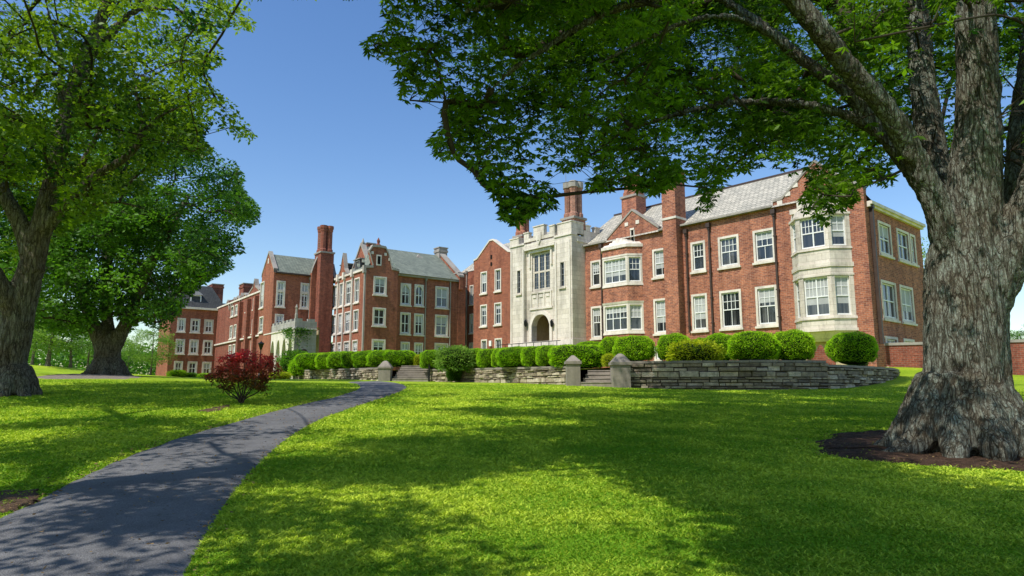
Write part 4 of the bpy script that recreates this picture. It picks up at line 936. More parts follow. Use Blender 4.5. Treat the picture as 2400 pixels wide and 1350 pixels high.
# --- portico
rP = (684-1200)/1618
px_c = np.array([rP*68.5, 68.5])
Pb = Bld('stone_portico', px_c[0], px_c[1], 36, 'pale arcaded stone portico with battlemented balcony and ivy left of the long hedge', 'brick')
Pb.root['category'] = 'portico'
fP = Fr(Pb, 'y', 0, 1); lP = Fr(Pb, 'x', 0, -1)
zp1 = fP.z(684, 745); zp0 = fP.z(684, 770); pw = fP.sx(741, 800); plen = lP.sx(619, 800)
def lpz(px, py): return lP.z(px, py)
m = MB()
wall(fP, 0, pw, 1.5, zp0, [], m=m)
fP.box(m, .0, pw, zp0+.102, zp1-.25, -.3, 0); lP.box(m, .31, plen, zp0+.102, zp1-.25, -.3, 0)
k = 0; s_ = 0
while s_ < pw-.6: fP.box(m, s_, s_+.75, zp1-.248, zp1, -.3, 0); s_ += 1.3
s_ = .76
while s_ < plen-.6: lP.box(m, s_+.35, s_+.95, zp1-.248, zp1, -.3, 0); s_ += 1.15
m.quad((0, 0, zp0+.05), (pw, 0, zp0+.05), (pw, plen, zp0+.05), (0, plen, zp0+.05))
m.build('parapet', M['grey'], Pb.root)
m = MB(); fP.box(m, -.1, pw, zp0-.02, zp0+.1, -.3, .1); lP.box(m, .31, plen, zp0-.02, zp0+.1, -.3, .1); m.build('cornice', M['trim'], Pb.root)
m = MB(); na = 5; pr_ = .32; span = (plen-.5)/na; ztop = zp0-.022; zsp = zp0-2.2
for k in range(na+1):
    s_ = .25+k*span; lP.box(m, s_-pr_ if k else 0, s_+pr_ if k < na else plen, 1.5, zsp, -.5, 0)
for k in range(na):
    x0 = .25+k*span+pr_; x1 = .25+(k+1)*span-pr_; ar = [(x0+(x1-x0)*t/12, zsp+1.35*math.cos(math.pi/2*abs(2*t/12-1)**1.4)) for t in range(13)]
    L_ = x0-2*pr_ if k == 0 else x0-pr_; 
    xl = (0 if k == 0 else .25+k*span); xr = plen if k == na-1 else .25+(k+1)*span
    m.prism([(xl, zsp)]+ar[:7]+[(ar[6][0], ztop), (xl, ztop)], lambda a, z: lP.p(a, z, 0), lambda a, z: lP.p(a, z, -.5))
    m.prism(ar[6:]+[(xr, zsp), (xr, ztop), (ar[6][0], ztop)], lambda a, z: lP.p(a, z, 0), lambda a, z: lP.p(a, z, -.5))
m.build('arcade', M['trim'], Pb.root)
m = MB(); m.quad((2.6, .1, 1.5), (2.6, plen, 1.5), (2.6, plen, zp0), (2.6, .1, zp0)); m.build('inner_wall', M['plaster'], Pb.root)
ax = fP.sx(713, 820); azp = fP.z(713, 818)
pts = [(ax-.6, 1.6)]+[(ax-.6+1.2*t/10, azp-.9+.9*math.cos(math.pi/2*abs(2*t/10-1)**1.4)) for t in range(11)]+[(ax+.6, 1.6)]
m = MB(); m.prism(pts, lambda a, z: fP.p(a, z, .03), lambda a, z: fP.p(a, z, .004)); m.build('side_arch', M['metal'], Pb.root)
m = MB(); m.lathe(.15, .15, [(.16, zp1+.01), (.16, zp1+.4), (.12, zp1+.5), (.1, zp1+1.0), (.16, zp1+1.1), (.1, zp1+1.25), (.02, zp1+1.45)], 6); m.build('pinnacle', M['cope'], Pb.root)

# --- G: far receding wing
Gp = Fb.world(0, GL+.05); 
Gb = Bld('receding_wing', Gp[0], Gp[1], 36, 'long brick range with small gables receding between the far left block and the portico', 'brick3')
fL = Fr(Gb, 'x', .25, -1)
GLn = 22.0
zG = fL.z(597, 690)
cols = [(591, 599), (574, 582), (557, 563), (549, 555), (540, 546)]
rws = [(fL.z(580, 731), fL.z(580, 704)), (fL.z(580, 786), fL.z(580, 752)), (fL.z(580, 832), fL.z(580, 800))]
wl = []
for c_ in cols:
    for r_ in rws:
        a = fL.sx(c_[0], 760); b_ = fL.sx(c_[1], 760); wl.append((min(a, b_), max(a, b_), r_[0], r_[1]))
wall(fL, 0, GLn, 1, zG, [inset(w, .13) for w in wl])
for w in wl: window(fL, w, 2, (2, 1), (2, 1), sw=.13, fw=.08)
m = MB(); zc = fL.z(580, 783)-.3; zc = rws[1][0]-.25
fL.box(m, 0, GLn, zc-.18, zc, 0, .18); fL.box(m, 0, GLn, zG+.002, zG+.2, -.3, .1); m.build('string_course', M['trim'], Gb.root)
for px in (567, 603, 585):
    s_ = fL.sx(px, 740); m = MB(); fL.box(m, s_-.35, s_+.35, 1, zG-.4, .0, .45); m.build('buttress', M['brick3'], Gb.root)
for px, pa in ((597, 657), (541, 712), (566, 690)):
    s_, za = Gb.loc(px, pa, 'x', .25); gable(fL, [(s_-2.2, zG+.21), (s_-1.6, zG+.5), (s_-.5, za-.9), (s_, za), (s_+.5, za-.9), (s_+1.6, zG+.5), (s_+2.2, zG+.21)], .4, cop='cope', cw=.22)
m = MB(); m.quad((.5, 0, zG+.1), (.5, GLn, zG+.1), (4.5, GLn, zG+3.4), (4.5, 0, zG+3.4)); m.build('roof', M['darkroof'], Gb.root)
q = Gb.loc(577, 668, 'x', 2.5); chimney(Gb, 1.9, 3.3, q[0]-1.1, q[0]+1.1, zG, q[1])
# --- H: far left block
HY = 97.0; HX = (518-1200)/1618*HY; Hl = None
rH = (388-1200)/1618; sH = (HX-rH*HY)/(dirx[0]-rH*dirx[1]); HO = np.array([HX, HY])-dirx*sH
Hb = Bld('mansard_block', HO[0], HO[1], 36, 'three storey brick block with dark mansard roof at far left beside the second tree', 'brick3')
Hb.brick = M['brick']
fH_ = Fr(Hb, 'y', 0, 1)
wh = [fH_.rect(*w) for w in [(415, 435, 745, 779), (446, 469, 747, 780), (478, 500, 749, 781), (411, 433, 794, 830), (443, 465, 796, 831), (475, 498, 797, 832), (407, 428, 846, 879), (439, 462, 847, 879.5), (473, 495, 848, 880)]]
zH = fH_.z(517, 729)
for k in (0, 3, 6):
    z0 = sum(wh[k+j][2] for j in range(3))/3; z1 = sum(wh[k+j][3] for j in range(3))/3
    for j in range(3): wh[k+j] = wh[k+j][:2]+(z0, z1)
wall(fH_, 0, sH, 0, zH, [inset(w, .18) for w in wh])
for w in wh: window(fH_, w, 2, (2, 1), (2, 1), sw=.18, fw=.11)
m = MB(); m.quad((0, 0, 0), (0, 9, 0), (0, 9, zH), (0, 0, zH)); m.quad((sH, 0, 0), (sH, 9, 0), (sH, 9, zH), (sH, 0, zH)); m.build('wall', Hb.brick, Hb.root)
m = MB(); m.box(-.3, sH+.3, -.35, 9, zH+.002, zH+.28); m.build('cornice', M['trim'], Hb.root)
zm_ = fH_.z(470, 690)
m = MB(); zR_ = zH+3.6
m.hexa([(-.1, -.1, zH+.282), (sH+.1, -.1, zH+.282), (sH+.1, 9, zH+.282), (-.1, 9, zH+.282), (.5, 1.6, zR_), (sH-1.8, 1.6, zR_), (sH-1.8, 7.5, zR_), (.5, 7.5, zR_)]); m.build('mansard_roof', M['darkroof'], Hb.root)
dd_ = fH_.rect(447, 473, 694, 722); dormer(Hb, Fr(Hb, 'y', .1, 1), dd_[0], dd_[1], zH+.32, dd_[3]+.2, dd_[3]+1.1, 3.0, roofmat='lead')
q0 = Hb.loc(494, 700, 'y', 4.0)[0]; q1 = Hb.loc(520, 700, 'y', 4.0)[0]; qz = Hb.loc(505, 668, 'y', 4.0)[1]
chimney(Hb, q0, q1, 3.4, 6.5, zH-3, qz, M['brick3'])
# recess between H and G
fX = Fr(Hb, 'y', 1.6, 1); xs1 = sH+7
wx = [fX.rect(518, 533, 752, 782), fX.rect(516.5, 531, 798, 831)]
wx = [(max(w[0], sH+.15), w[1], w[2], w[3]) for w in wx]
zX = fX.z(525, 740)
wall(fX, sH, xs1, 0, zX, [inset(w, .16) for w in wx])
for w in wx: window(fX, w, 2, (2, 1), (2, 1), sw=.16, fw=.1)
m = MB(); fX.box(m, sH+.01, xs1, zX+.002, zX+.25, -.4, .15); zc2 = wx[0][2]-.3; fX.box(m, sH+.01, xs1, zc2-.15, zc2, 0, .15); m.build('coping', M['trim'], Hb.root)
m = MB(); m.quad((sH, 1.9, zX+.2), (xs1, 1.9, zX+.2), (xs1, 5, zX+2.2), (sH, 5, zX+2.2)); m.build('roof', M['darkroof'], Hb.root)
# --- low brick garden wall at right
a = np.array([at(2046, 860, 39.2)[0], 39.2]); b_ = np.array([at(2520, 860, 35.2)[0], 35.2]); d = b_-a; L = np.linalg.norm(d)
r_ = empty('brick_garden_wall', (a[0], a[1], 0), math.atan2(d[1], d[0]), label='low brick garden wall with stone coping running right behind the big trunk', cat='wall')
m = MB(); m.box(0, L, 0, .35, 1, 4.12); m.build('brickwork', M['brick3'], r_)
m = MB(); m.box(-.05, L, -.06, .41, 4.122, 4.27); m.build('coping', M['cope'], r_)
# low brick wall with small arch in front of the oriel (partly behind shrubs)
a = np.array([at(1902, 850, 36.6)[0], 36.6]); b_ = np.array([at(1944, 850, 36.2)[0], 36.2]); d = b_-a; L = np.linalg.norm(d)
r_ = empty('brick_well_wall', (a[0], a[1], 2.5), math.atan2(d[1], d[0]), label='small curved topped brick wall under the oriel, between two round shrubs', cat='wall')
m = MB(); zt_ = bz((1920), 808, 36.4)-2.5; ztl = bz(1920, 826, 36.4)-2.5
pts = [(-.2, 0), (-.2, ztl)]+[(.25+L*.55*(t/8), ztl+(zt_-ztl)*math.sin(math.pi*t/8)) for t in range(1, 8)]+[(L+.3, ztl), (L+.3, 0)]
m.prism(pts, lambda x, z: (x, 0, z), lambda x, z: (x, .3, z)); m.build('brickwork', M['brick3'], r_)
# --- lamp post
x = at(608, 880, 62); zb_ = gz1(x[0], 62); ztop = bz(608, 802, 62)
r_ = empty('street_lamp', (x[0], 62, zb_), label='black lamp post standing behind the red maple', cat='lamp post')
h = ztop-zb_; m = MB(); m.lathe(0, 0, [(.16, 0), (.16, .4), (.07, .6), (.05, h-.7), (.09, h-.66)], 10); m.build('pole', M['black'], r_)
m = MB(); m.lathe(0, 0, [(.1, h-.655), (.26, h-.15), (.3, h-.12), (.05, h+.05), (.02, h+.15)], 8); m.build('lantern', M['black'], r_)
# ------------------------------------------------------------------ vegetation
M['leafR'] = m_leaf('broad_leaves', (.008, .036, .005), (.19, .36, .014), (1.9, 2.0, .9), .40, .36)
M['leaf1'] = m_leaf('light_leaves', (.02, .075, .010), (.32, .48, .02), (1.6, 1.6, .8), .38, .4)
M['leaf2'] = m_leaf('dark_leaves', (.010, .05, .010), (.17, .36, .025), (1.6, 1.8, .8), .32, .4)
M['leafB'] = m_leaf('pale_leaves', (.09, .20, .03), (.30, .44, .08), (1.3, 1.4, .8), .4, .6)
M['box'] = m_leaf('boxwood_leaves', (.09, .24, .005), (.50, .78, .02), (1.3, 1.5, .6), .3, .45)
M['gold'] = m_leaf('golden_leaves', (.22, .32, .01), (.70, .74, .03), (1.2, 1.2, .6), .3, .5)
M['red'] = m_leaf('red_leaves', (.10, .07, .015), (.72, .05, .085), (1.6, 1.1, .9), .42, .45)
M['blade'] = m_leaf('grass_blades', (.16, .34, .014), (.60, .72, .075), (1.2, 1.3, .5), .28, .6)
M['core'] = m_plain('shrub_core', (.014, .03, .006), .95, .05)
M['barkR'] = m_bark('rugged_bark', (.03, .024, .017), (.15, .138, .112), (.37, .40, .36), 13, .2, 1.0, .05)
M['barkL'] = m_bark('furrowed_bark', (.035, .03, .024), (.14, .12, .095), (.30, .27, .23), 12, .15, .9, .05)
M['twig'] = m_plain('twig_bark', (.055, .045, .032), .9, .1)
def orth(D):
    D = D/np.linalg.norm(D, axis=1, keepdims=True); a = np.cross(D, np.array([.13, .21, .97])); a /= np.linalg.norm(a, axis=1, keepdims=True)+1e-9
    return D, a, np.cross(a, D)
def quads(B, D, L, Wd, nrm_bias=.6, t=None, fold=.0, four=False):
    """leaf blades: base B, direction D, length L, width Wd"""
    n = len(B); D = D/(np.linalg.norm(D, axis=1, keepdims=True)+1e-9)
    up = rng.normal(0, 1-nrm_bias*.6, (n, 3)); up[:, 2] += nrm_bias
    s = np.cross(D, up); s /= np.linalg.norm(s, axis=1, keepdims=True)+1e-9
    L = np.reshape(L, (-1, 1)); Wd = np.reshape(Wd, (-1, 1)); dn = np.cross(s, D)
    V = np.stack([B, B+D*L*.45+s*Wd*.5-dn*L*fold, B+D*L, B+D*L*.45-s*Wd*.5-dn*L*fold], 1).reshape(-1, 3)
    F = np.arange(4*n).reshape(n, 4)
    return V, F, np.repeat(t if t is not None else rng.random(n), 4)
def palm(Pt, size, t, nl=5, droop=.55):
    n = len(Pt); yaw = rng.uniform(0, 2*np.pi, n); out = []
    sz = size*rng.uniform(.7, 1.25, n); tilt = rng.normal(0, .25, n)
    for k in range(nl):
        an = yaw+(k-(nl-1)/2)*R(52)+rng.normal(0, .12, n); dz = -droop*rng.uniform(.3, 1.7, n)+tilt
        D = np.c_[np.cos(an), np.sin(an), dz]; l = sz*(1-.13*abs(k-(nl-1)/2))
        out.append(quads(Pt, D, l, l*.34, .8, np.clip(t+rng.normal(0, .09, n), 0, 1), fold=.06))
    V = np.concatenate([o[0] for o in out]); T = np.concatenate([o[2] for o in out])
    return V, np.arange(len(V)).reshape(-1, 4), T
def simple(Pt, size, t, bias=.5, asp=.5):
    n = len(Pt); D = rng.normal(0, 1, (n, 3)); D[:, 2] = D[:, 2]*.5-.25; sz = size*rng.uniform(.6, 1.35, n)
    return quads(Pt, D, sz, sz*asp, bias, t)
def join(*parts):
    V = []; F = []; T = []; o = 0
    for v, f, t in parts: V.append(v); F.append(f+o); T.append(t); o += len(v)
    return np.vstack(V), np.vstack(F), np.concatenate(T)
def skeleton(limbs, clumps, r0=.012, step=.8, rmax=.22):
    """grow branches from the limb polylines to the clump centres; returns list of (pts, rads)"""
    nodes = []; par = []; base = []
    for lb in limbs:
        lb = np.array(lb)
        for a, b in zip(lb[:-1], lb[1:]):
            m = max(1, int(np.linalg.norm(b[:3]-a[:3])/.4))
            for k in range(m): p = a+(b-a)*k/m; nodes.append(p[:3]); par.append(-1); base.append(True)
    n0 = len(nodes); N = [np.array(x) for x in nodes]
    arr = np.array(N); order = np.argsort([np.min(np.linalg.norm(arr-c, axis=1)) for c in clumps])
    cap = np.empty((n0+len(clumps)*14, 3)); cap[:n0] = arr; cnt = n0
    ends = []
    for ci in order:
        c = clumps[ci]; dd = np.linalg.norm(cap[:cnt]-c, axis=1); pen = np.where(cap[:cnt, 2] > c[2]+1.0, 2.0, 0)
        j = int(np.argmin(dd+pen)); p = cap[j]; d = dd[j]; m = min(12, max(1, int(d/step))); bend = rng.normal(0, .07*d, 3); bend[2] = abs(bend[2])
        prev = j
        for k in range(1, m+1):
            t = k/m; q = p+(c-p)*t+bend*math.sin(math.pi*t); cap[cnt] = q; par.append(prev); prev = cnt; cnt += 1
        ends.append(prev)
    w = np.zeros(cnt)
    for e in ends:
        k = e
        while k >= n0: w[k] += 1; k = par[k]
    segs = []
    kids = {}
    for k in range(n0, cnt): kids.setdefault(par[k], []).append(k)
    def walk(start, k):
        ch = [start, k]
        while True:
            nx_ = kids.get(ch[-1], [])
            if not nx_: break
            nx_ = sorted(nx_, key=lambda q: -w[q]); ch.append(nx_[0])
            for o in nx_[1:]: stack.append((ch[-2], o))
        return ch
    stack = [(s_, k) for s_ in range(n0) for k in kids.get(s_, [])]
    while stack:
        s_, k = stack.pop(); ch = walk(s_, k)
        rad = [min(rmax, r0*w[max(q, ch[1])]**.55+.004) for q in ch]; rad[0] = rad[1]
        segs.append(([cap[q] for q in ch], rad))
    return segs
def spline(pts, sub=5):
    P = np.array(pts, float); out = []
    P = np.vstack([2*P[0]-P[1], P, 2*P[-1]-P[-2]])
    for i in range(1, len(P)-2):
        for k in range(sub):
            t = k/sub; a, b, c, d = P[i-1:i+3]
            out.append(.5*((2*b)+(-a+c)*t+(2*a-5*b+4*c-d)*t*t+(-a+3*b-3*c+d)*t**3))
    out.append(P[-2]); return np.array(out)
def pxlimb(l): return spline([tuple(at(px, py, Y))+(r,) for px, py, Y, r in l])
def fused(name, limbs, voxel, mat, parent, O, amp=.03, fr=3.0, n=14, zs=.25):
    m = MB()
    for lb in limbs: m.tube([p[:3] for p in lb], [max(.01, p[3]) for p in lb], n)
    o = m.build(name, mat, None); md = o.modifiers.new('r', 'REMESH'); md.mode = 'VOXEL'; md.voxel_size = voxel
    md2 = o.modifiers.new('s', 'SMOOTH'); md2.iterations = 5; md2.factor = .6
    dg = bpy.context.evaluated_depsgraph_get(); ev = o.evaluated_get(dg); me = bpy.data.meshes.new_from_object(ev)
    V = np.empty(len(me.vertices)*3, np.float32); me.vertices.foreach_get('co', V); V = V.reshape(-1, 3).astype(float)
    Nn = np.empty(len(me.vertices)*3, np.float32); me.vertices.foreach_get('normal', Nn); Nn = Nn.reshape(-1, 3)
    dsp = np.empty(len(V))
    for i, v in enumerate(V):
        wv = mnoise.noise(Vector((v[0]*1.7, v[1]*1.7, v[2]*1.3)))*.5
        a = mnoise.noise(Vector((v[0]*fr*2.3+wv, v[1]*fr*2.3, v[2]*fr*zs*2))); b = mnoise.noise(Vector((v[0]*fr*5+9, v[1]*fr*5-wv, v[2]*fr*zs*5)))
        dsp[i] = (1-abs(a)*2.2)*.6+(1-abs(b)*2)*.4
    V = V+Nn*(dsp*amp-amp*.5)[:, None]-np.asarray(O)
    me.vertices.foreach_set('co', V.astype(np.float32).ravel()); me.materials.clear(); me.materials.append(mat)
    me.polygons.foreach_set('use_smooth', np.ones(len(me.polygons), bool)); me.update()
    old = o.data; o.modifiers.clear(); o.data = me; bpy.data.meshes.remove(old); o.parent = parent
    return o
def dome(n, c, r, fill=.35):
    d = rng.normal(0, 1, (n, 3)); d /= np.linalg.norm(d, axis=1, keepdims=True); u = rng.random(n); rr = np.where(rng.random(n) < fill, u**(1/3), .72+.28*u)
    return np.asarray(c)+d*rr[:, None]*np.asarray(r)
# target pattern of sun and shade on the lawn (image polygons -> amount of foliage upstream of the sun)
SHADE = [([(900, 890), (1330, 898), (1560, 912), (1250, 935), (1090, 960), (1160, 985), (1000, 1000), (760, 1000), (940, 915)], .0),
         ([(600, 1140), (1050, 1120), (1250, 1100), (1500, 1110), (1640, 1160), (1720, 1220), (1620, 1260), (1500, 1350), (1050, 1350), (980, 1260), (620, 1240)], .02),
         ([(1090, 965), (1150, 930), (1560, 915), (2160, 905), (2160, 1000), (1890, 1010), (1880, 1060), (2400, 1110), (2400, 1200), (1700, 1190), (1600, 1140), (1500, 1090), (1200, 1060), (1190, 1000)], .95),
         ([(680, 1010), (1200, 1000), (1250, 1100), (950, 1140), (620, 1130)], .75),
         ([(500, 1150), (900, 1170), (1050, 1260), (900, 1350), (430, 1350)], .2),
         ([(1700, 1200), (2400, 1200), (2400, 1350), (1820, 1350), (1850, 1300)], .5)]
def shade_at(P):
    """wanted foliage for points P by where their shadow falls on the ground"""
    k = 1/math.tan(SUN_EL); out = np.full(len(P), .35)
    G = P.copy(); z = np.zeros(len(P))
    for _ in range(4):
        h = P[:, 2]-z; G[:, 0] = P[:, 0]-SUNH[0]*h*k; G[:, 1] = P[:, 1]-SUNH[1]*h*k; z = gz(np.clip(G[:, 0], -80, 60), np.clip(G[:, 1], -20, 100))
    G[:, 2] = z; x, y = proj(G); inf = (x > -150) & (x < 2550) & (y > 850) & (y < 1500) & (G[:, 1] > 1)
    out[inf] = .45
    for poly, v in SHADE: out[inpoly(x, y, poly) & inf] = v
    out[inf & (x < 860) & (y < 1150)] = .55
    return out
def caster(poly, n, h0, h1, lim=None):
    """clump centres standing where they would shade the given stretch of lawn"""
    poly = np.array(poly, float); out = []; tries = 0
    G = np.array([onground(px, py, 45) for px, py in poly])[:, :2]; lo, hi = G.min(0), G.max(0)
    while len(out) < n and tries < 60:
        tries += 1; g_ = rng.uniform(lo, hi, (n, 2)); g_ = g_[inpoly(g_[:, 0], g_[:, 1], G)]
        if not len(g_): continue
        g_ = g_[[mnoise.noise(Vector((p[0]*.33+3, p[1]*.75, 2.5)))+.5*mnoise.noise(Vector((p[0]*.9, p[1]*1.7, 8))) > -.02 for p in g_]]
        if not len(g_): continue
        z = gz(g_[:, 0], g_[:, 1]); h = rng.uniform(h0, h1, len(g_)); q = np.c_[g_, z]+SUNV[None]/SUNV[2]*h[:, None]
        inf, x, y = inframe(q, 70); q = q[~inf]
        if lim is not None: q = q[lim(q)]
        out += list(q)
    return np.array(out[:n]).reshape(-1, 3)
def inframe(P, pad=30):
    x, y = proj(P); d = P[:, 1]*math.cos(PIT)+(P[:, 2]-EYE)*math.sin(PIT)
    return (d > .1) & (x > -pad) & (x < 2400+pad) & (y > -pad) & (y < 1350+pad), x, y
def polyline_px(limbs):
    out = []
    for lb in limbs: x, y = proj(lb[:, :3]); out.append(np.c_[x, y, lb[:, 1], lb[:, 3]*1618/lb[:, 1]])
    return np.vstack(out)
def crown(P, kind, sprays, leaves, rc, rs, size, light_h=None, tb=.35, flat=.6):
    """clump centres -> spray centres -> leaf points"""
    n = len(P); S = np.repeat(P, sprays, 0)+rng.normal(0, 1, (n*sprays, 3))*rc*np.array([.6, .6, .6*flat])
    tc = np.repeat(np.clip(tb+rng.normal(0, .2, n), 0, 1), sprays)+rng.normal(0, .07, n*sprays)
    return S, tc
def leafpts(S, tc, leaves, rs):
    ax = rng.normal(0, 1, (len(S), 3)); ax[:, 2] *= .35; ax /= np.linalg.norm(ax, axis=1, keepdims=True)
    u = rng.uniform(-1, 1, (len(S), leaves, 1)); Lp = S[:, None]+ax[:, None]*u*rs*1.3+rng.normal(0, 1, (len(S), leaves, 3))*rs*.28
    Lp[..., 2] -= (u[..., 0]**2)*rs*.35
    return Lp.reshape(-1, 3), np.repeat(tc, leaves), ax
def twigs(m, P, S, n, r=.006):
    for i in range(len(S)): m.tube([P[i//n], (P[i//n]+S[i])/2+rng.normal(0, .04, 3)+[0, 0, .04], S[i]], [r*1.5, r, r*.5], 3)
TREES = []
def bigtree(name, base, label, limbs_px, maskpoly, domes, nclump, sprays, leaves, rc, rs, leafkind, size, leafmat, bark, voxel, amp, guard=None, tb=.35, extra_limbs=(), tune=None, r0=.012, flares=(), holes=(), inprob=1, outprob=1, gap=None, gf=.5, cast=None):
    O = np.array(base); root = empty(name, tuple(O), label=label, cat='tree')
    limbs = [pxlimb(l) for l in limbs_px]+list(extra_limbs)
    fl = [np.array(f) for f in flares]
    tr = fused('trunk', limbs[:99]+fl, voxel, bark, root, O, amp)
    P = np.vstack([dome(int(n), c, r, f) for n, c, r, f in domes])
    P = P[P[:, 2] > gz(P[:, 0], P[:, 1])+2.5]
    inf, x, y = inframe(P); ok = np.where(inf, inpoly(x, y, maskpoly) & (rng.random(len(P)) < inprob), rng.random(len(P)) < shade_at(P)*outprob)
    if gap is not None: ok &= np.array([mnoise.noise(Vector((p[0]*gf, p[1]*gf, p[2]*gf*1.6))) > gap for p in P])
    for hp, pr in holes: ok &= ~(inf & inpoly(x, y, hp) & (rng.random(len(P)) < pr))
    P = P[ok][:nclump]
    if cast is not None: P = np.vstack([P, cast]); print('cast', len(cast))
    S, tc = crown(P, None, sprays, leaves, rc, rs, size, tb=tb)
    Lp, lt, ax = leafpts(S, tc, leaves, rs)
    inf, x, y = inframe(Lp, 10); keep = ~inf | inpoly(x, y, maskpoly)
    if guard is not None: keep &= ~guard(Lp, x, y, inf)
    si = np.repeat(np.arange(len(S)), leaves); Lp, lt, si = Lp[keep], lt[keep], si[keep]
    if tune is not None: lt = tune(Lp, lt)
    lt = np.clip(lt, 0, 1)
    V, F, T = palm(Lp, size, lt) if leafkind == 'palm' else simple(Lp, size, lt)
    npmesh('crown', V-O, F, leafmat, root, T)
    cnt_ = np.bincount(si, minlength=len(S)); good = cnt_ >= leaves*.45; Pg = P[good.reshape(len(P), sprays).sum(1) >= 2]
    segs = skeleton(limbs, Pg, r0)
    m = MB(); 
    for pts, rads in segs:
        if len(pts) > 2: sp = spline(np.c_[np.array(pts), rads], 3); pts, rads = list(sp[:, :3]), list(sp[:, 3])
        m.tube([p-O for p in pts], rads, 5)
    m.build('branches', bark if False else M['twig'], root, smooth=True)
    used = np.where(good)[0]; m = MB()
    for i in used[::1]:
        c = P[i//sprays]; s_ = S[i]; m.tube([c-O, (c+s_)/2-O+np.array([0, 0, .05]), s_-O], [.009, .006, .003], 3)
    m.build('twigs', M['twig'], root)
    print(name, 'clumps', len(P), 'leaves', len(F)); return root
# --- right foreground tree
LR_ = [[(2266, 1100, 11.5, 0.707), (2266, 1020, 11.5, 0.672), (2266, 930, 11.5, 0.645), (2264, 850, 11.5, 0.618), (2262, 760, 11.5, 0.610), (2262, 660, 11.5, 0.618), (2268, 590, 11.5, 0.583), (2280, 500, 11.4, 0.442), (2284, 400, 11.35, 0.398), (2293, 300, 11.3, 0.353), (2292, 180, 11.2, 0.322), (2287, 60, 11.1, 0.300), (2280, -150, 11, 0.274), (2270, -450, 11, 0.212), (2260, -900, 11, 0.133)],
       [(2245, 620, 11.4, .26), (2212, 530, 11.3, .22), (2176, 435, 11.2, .19), (2130, 345, 11.1, .19), (2078, 255, 10.9, .18), (1994, 166, 10.7, .172), (1930, 83, 10.5, .165), (1862, 0, 10.4, .155), (1790, -90, 10.2, .14), (1650, -260, 10, .11), (1480, -450, 9.8, .07)],
       [(2205, 520, 11.7, .18), (2160, 430, 11.7, .17), (2100, 350, 11.7, .145), (2056, 299, 11.8, .125), (2015, 249, 11.8, .118), (1965, 199, 11.8, .112), (1915, 166, 11.8, .108), (1857, 120, 11.8, .102), (1799, 70, 11.8, .095), (1737, 30, 11.8, .085), (1650, -30, 11.8, .07), (1450, -130, 11.8, .045)],
       [(2090, 340, 11.7, .11), (2031, 292, 11.8, .10), (1957, 261, 11.9, .085), (1890, 246, 12, .075), (1807, 239, 12, .07), (1724, 240, 12, .062), (1641, 254, 12, .052), (1560, 275, 12, .042), (1430, 318, 12, .028)],
       [(2240, 620, 12.1, .36), (2200, 430, 12.6, .27), (2165, 220, 13, .24), (2150, 20, 13.4, .22), (2125, -250, 13, .22), (2080, -600, 13.4, .13)],
       [(2295, 720, 11.4, .42), (2355, 610, 11.2, .36), (2410, 500, 11, .32), (2455, 370, 10.8, .28), (2530, 200, 10.4, .22), (2660, -50, 10, .15)],
       [(2320, 640, 12.2, .34), (2385, 480, 12.4, .28), (2400, 300, 12.6, .25), (2425, 80, 12.8, .21), (2450, -200, 13, .15)],
       [(1830, 95, 11.8, .075), (1740, 46, 11.6, .058), (1660, 40, 11.4, .050), (1590, 58, 11.2, .043), (1500, 100, 11.1, .036), (1400, 150, 11, .025)],
       [(1840, -60, 10.3, .10), (1700, -35, 10.3, .08), (1560, -8, 10.3, .072), (1450, 18, 10.3, .068), (1370, 55, 10.3, .06), (1280, 112, 10.3, .048), (1200, 165, 10.3, .038), (1140, 220, 10.3, .024)],
       [(1560, -8, 10.3, .06), (1430, -20, 9.8, .05), (1250, -10, 9.6, .045), (1080, 30, 9.5, .03)]]
bR = np.array([at(2266, 1060, 11.5)[0], 11.5, gz1(at(2266, 1060, 11.5)[0], 11.5)])
fl = []
for an, r_, ln in [(188, .31, 1.55), (228, .27, 1.25), (262, .31, 1.15), (300, .29, 1.25), (338, .32, 1.55), (10, .3, 1.3), (60, .3, 1.2), (110, .3, 1.2), (150, .32, 1.4)]:
    a = R(an); d = np.array([math.cos(a), math.sin(a)]); pp = []
    for t, h, rr in [(.38, 1.25, .26), (.52, .78, r_), (.72, .40, r_*.95), (.95, .14, r_*.75), (ln*.85, -.02, r_*.5), (ln*1.05, -.14, r_*.28)]:
        x, y = bR[0]+d[0]*t, bR[1]+d[1]*t; pp.append((x, y, (gz1(x, y) if t > .7 else bR[2])+h, rr))
    fl.append(spline(pp, 3))
castR = np.vstack([caster([(1090, 962), (1330, 915), (1560, 908), (2160, 905), (2160, 960), (1500, 985), (1190, 990)], 320, 9, 17),
                   caster([(1200, 1010), (1600, 990), (1900, 1000), (2100, 1110), (2400, 1110), (2400, 1190), (1700, 1180), (1480, 1085), (1250, 1060)], 225, 7.5, 13),
                   caster([(1640, 1130), (2400, 1150), (2400, 1290), (2150, 1250), (1800, 1200)], 75, 6.5, 10),
                   caster([(1850, 1260), (2400, 1270), (2400, 1350), (1800, 1345)], 48, 6, 9),
                   caster([(700, 1015), (1180, 1005), (1250, 1075), (1000, 1120), (650, 1110)], 95, 8, 12)])
wx_ = rng.uniform(6.9, 19, 300); wz_ = rng.uniform(1.7, 3.0, 300); wh = rng.uniform(9, 16, 300); wp_ = np.array([(at(px, 880, Y)[0], Y) for px, Y, _, _ in WR+WR2[1:]]); q_ = np.c_[wx_, np.interp(wx_, wp_[:, 0], wp_[:, 1])-.05, wz_]+SUNV[None]/SUNV[2]*wh[:, None]
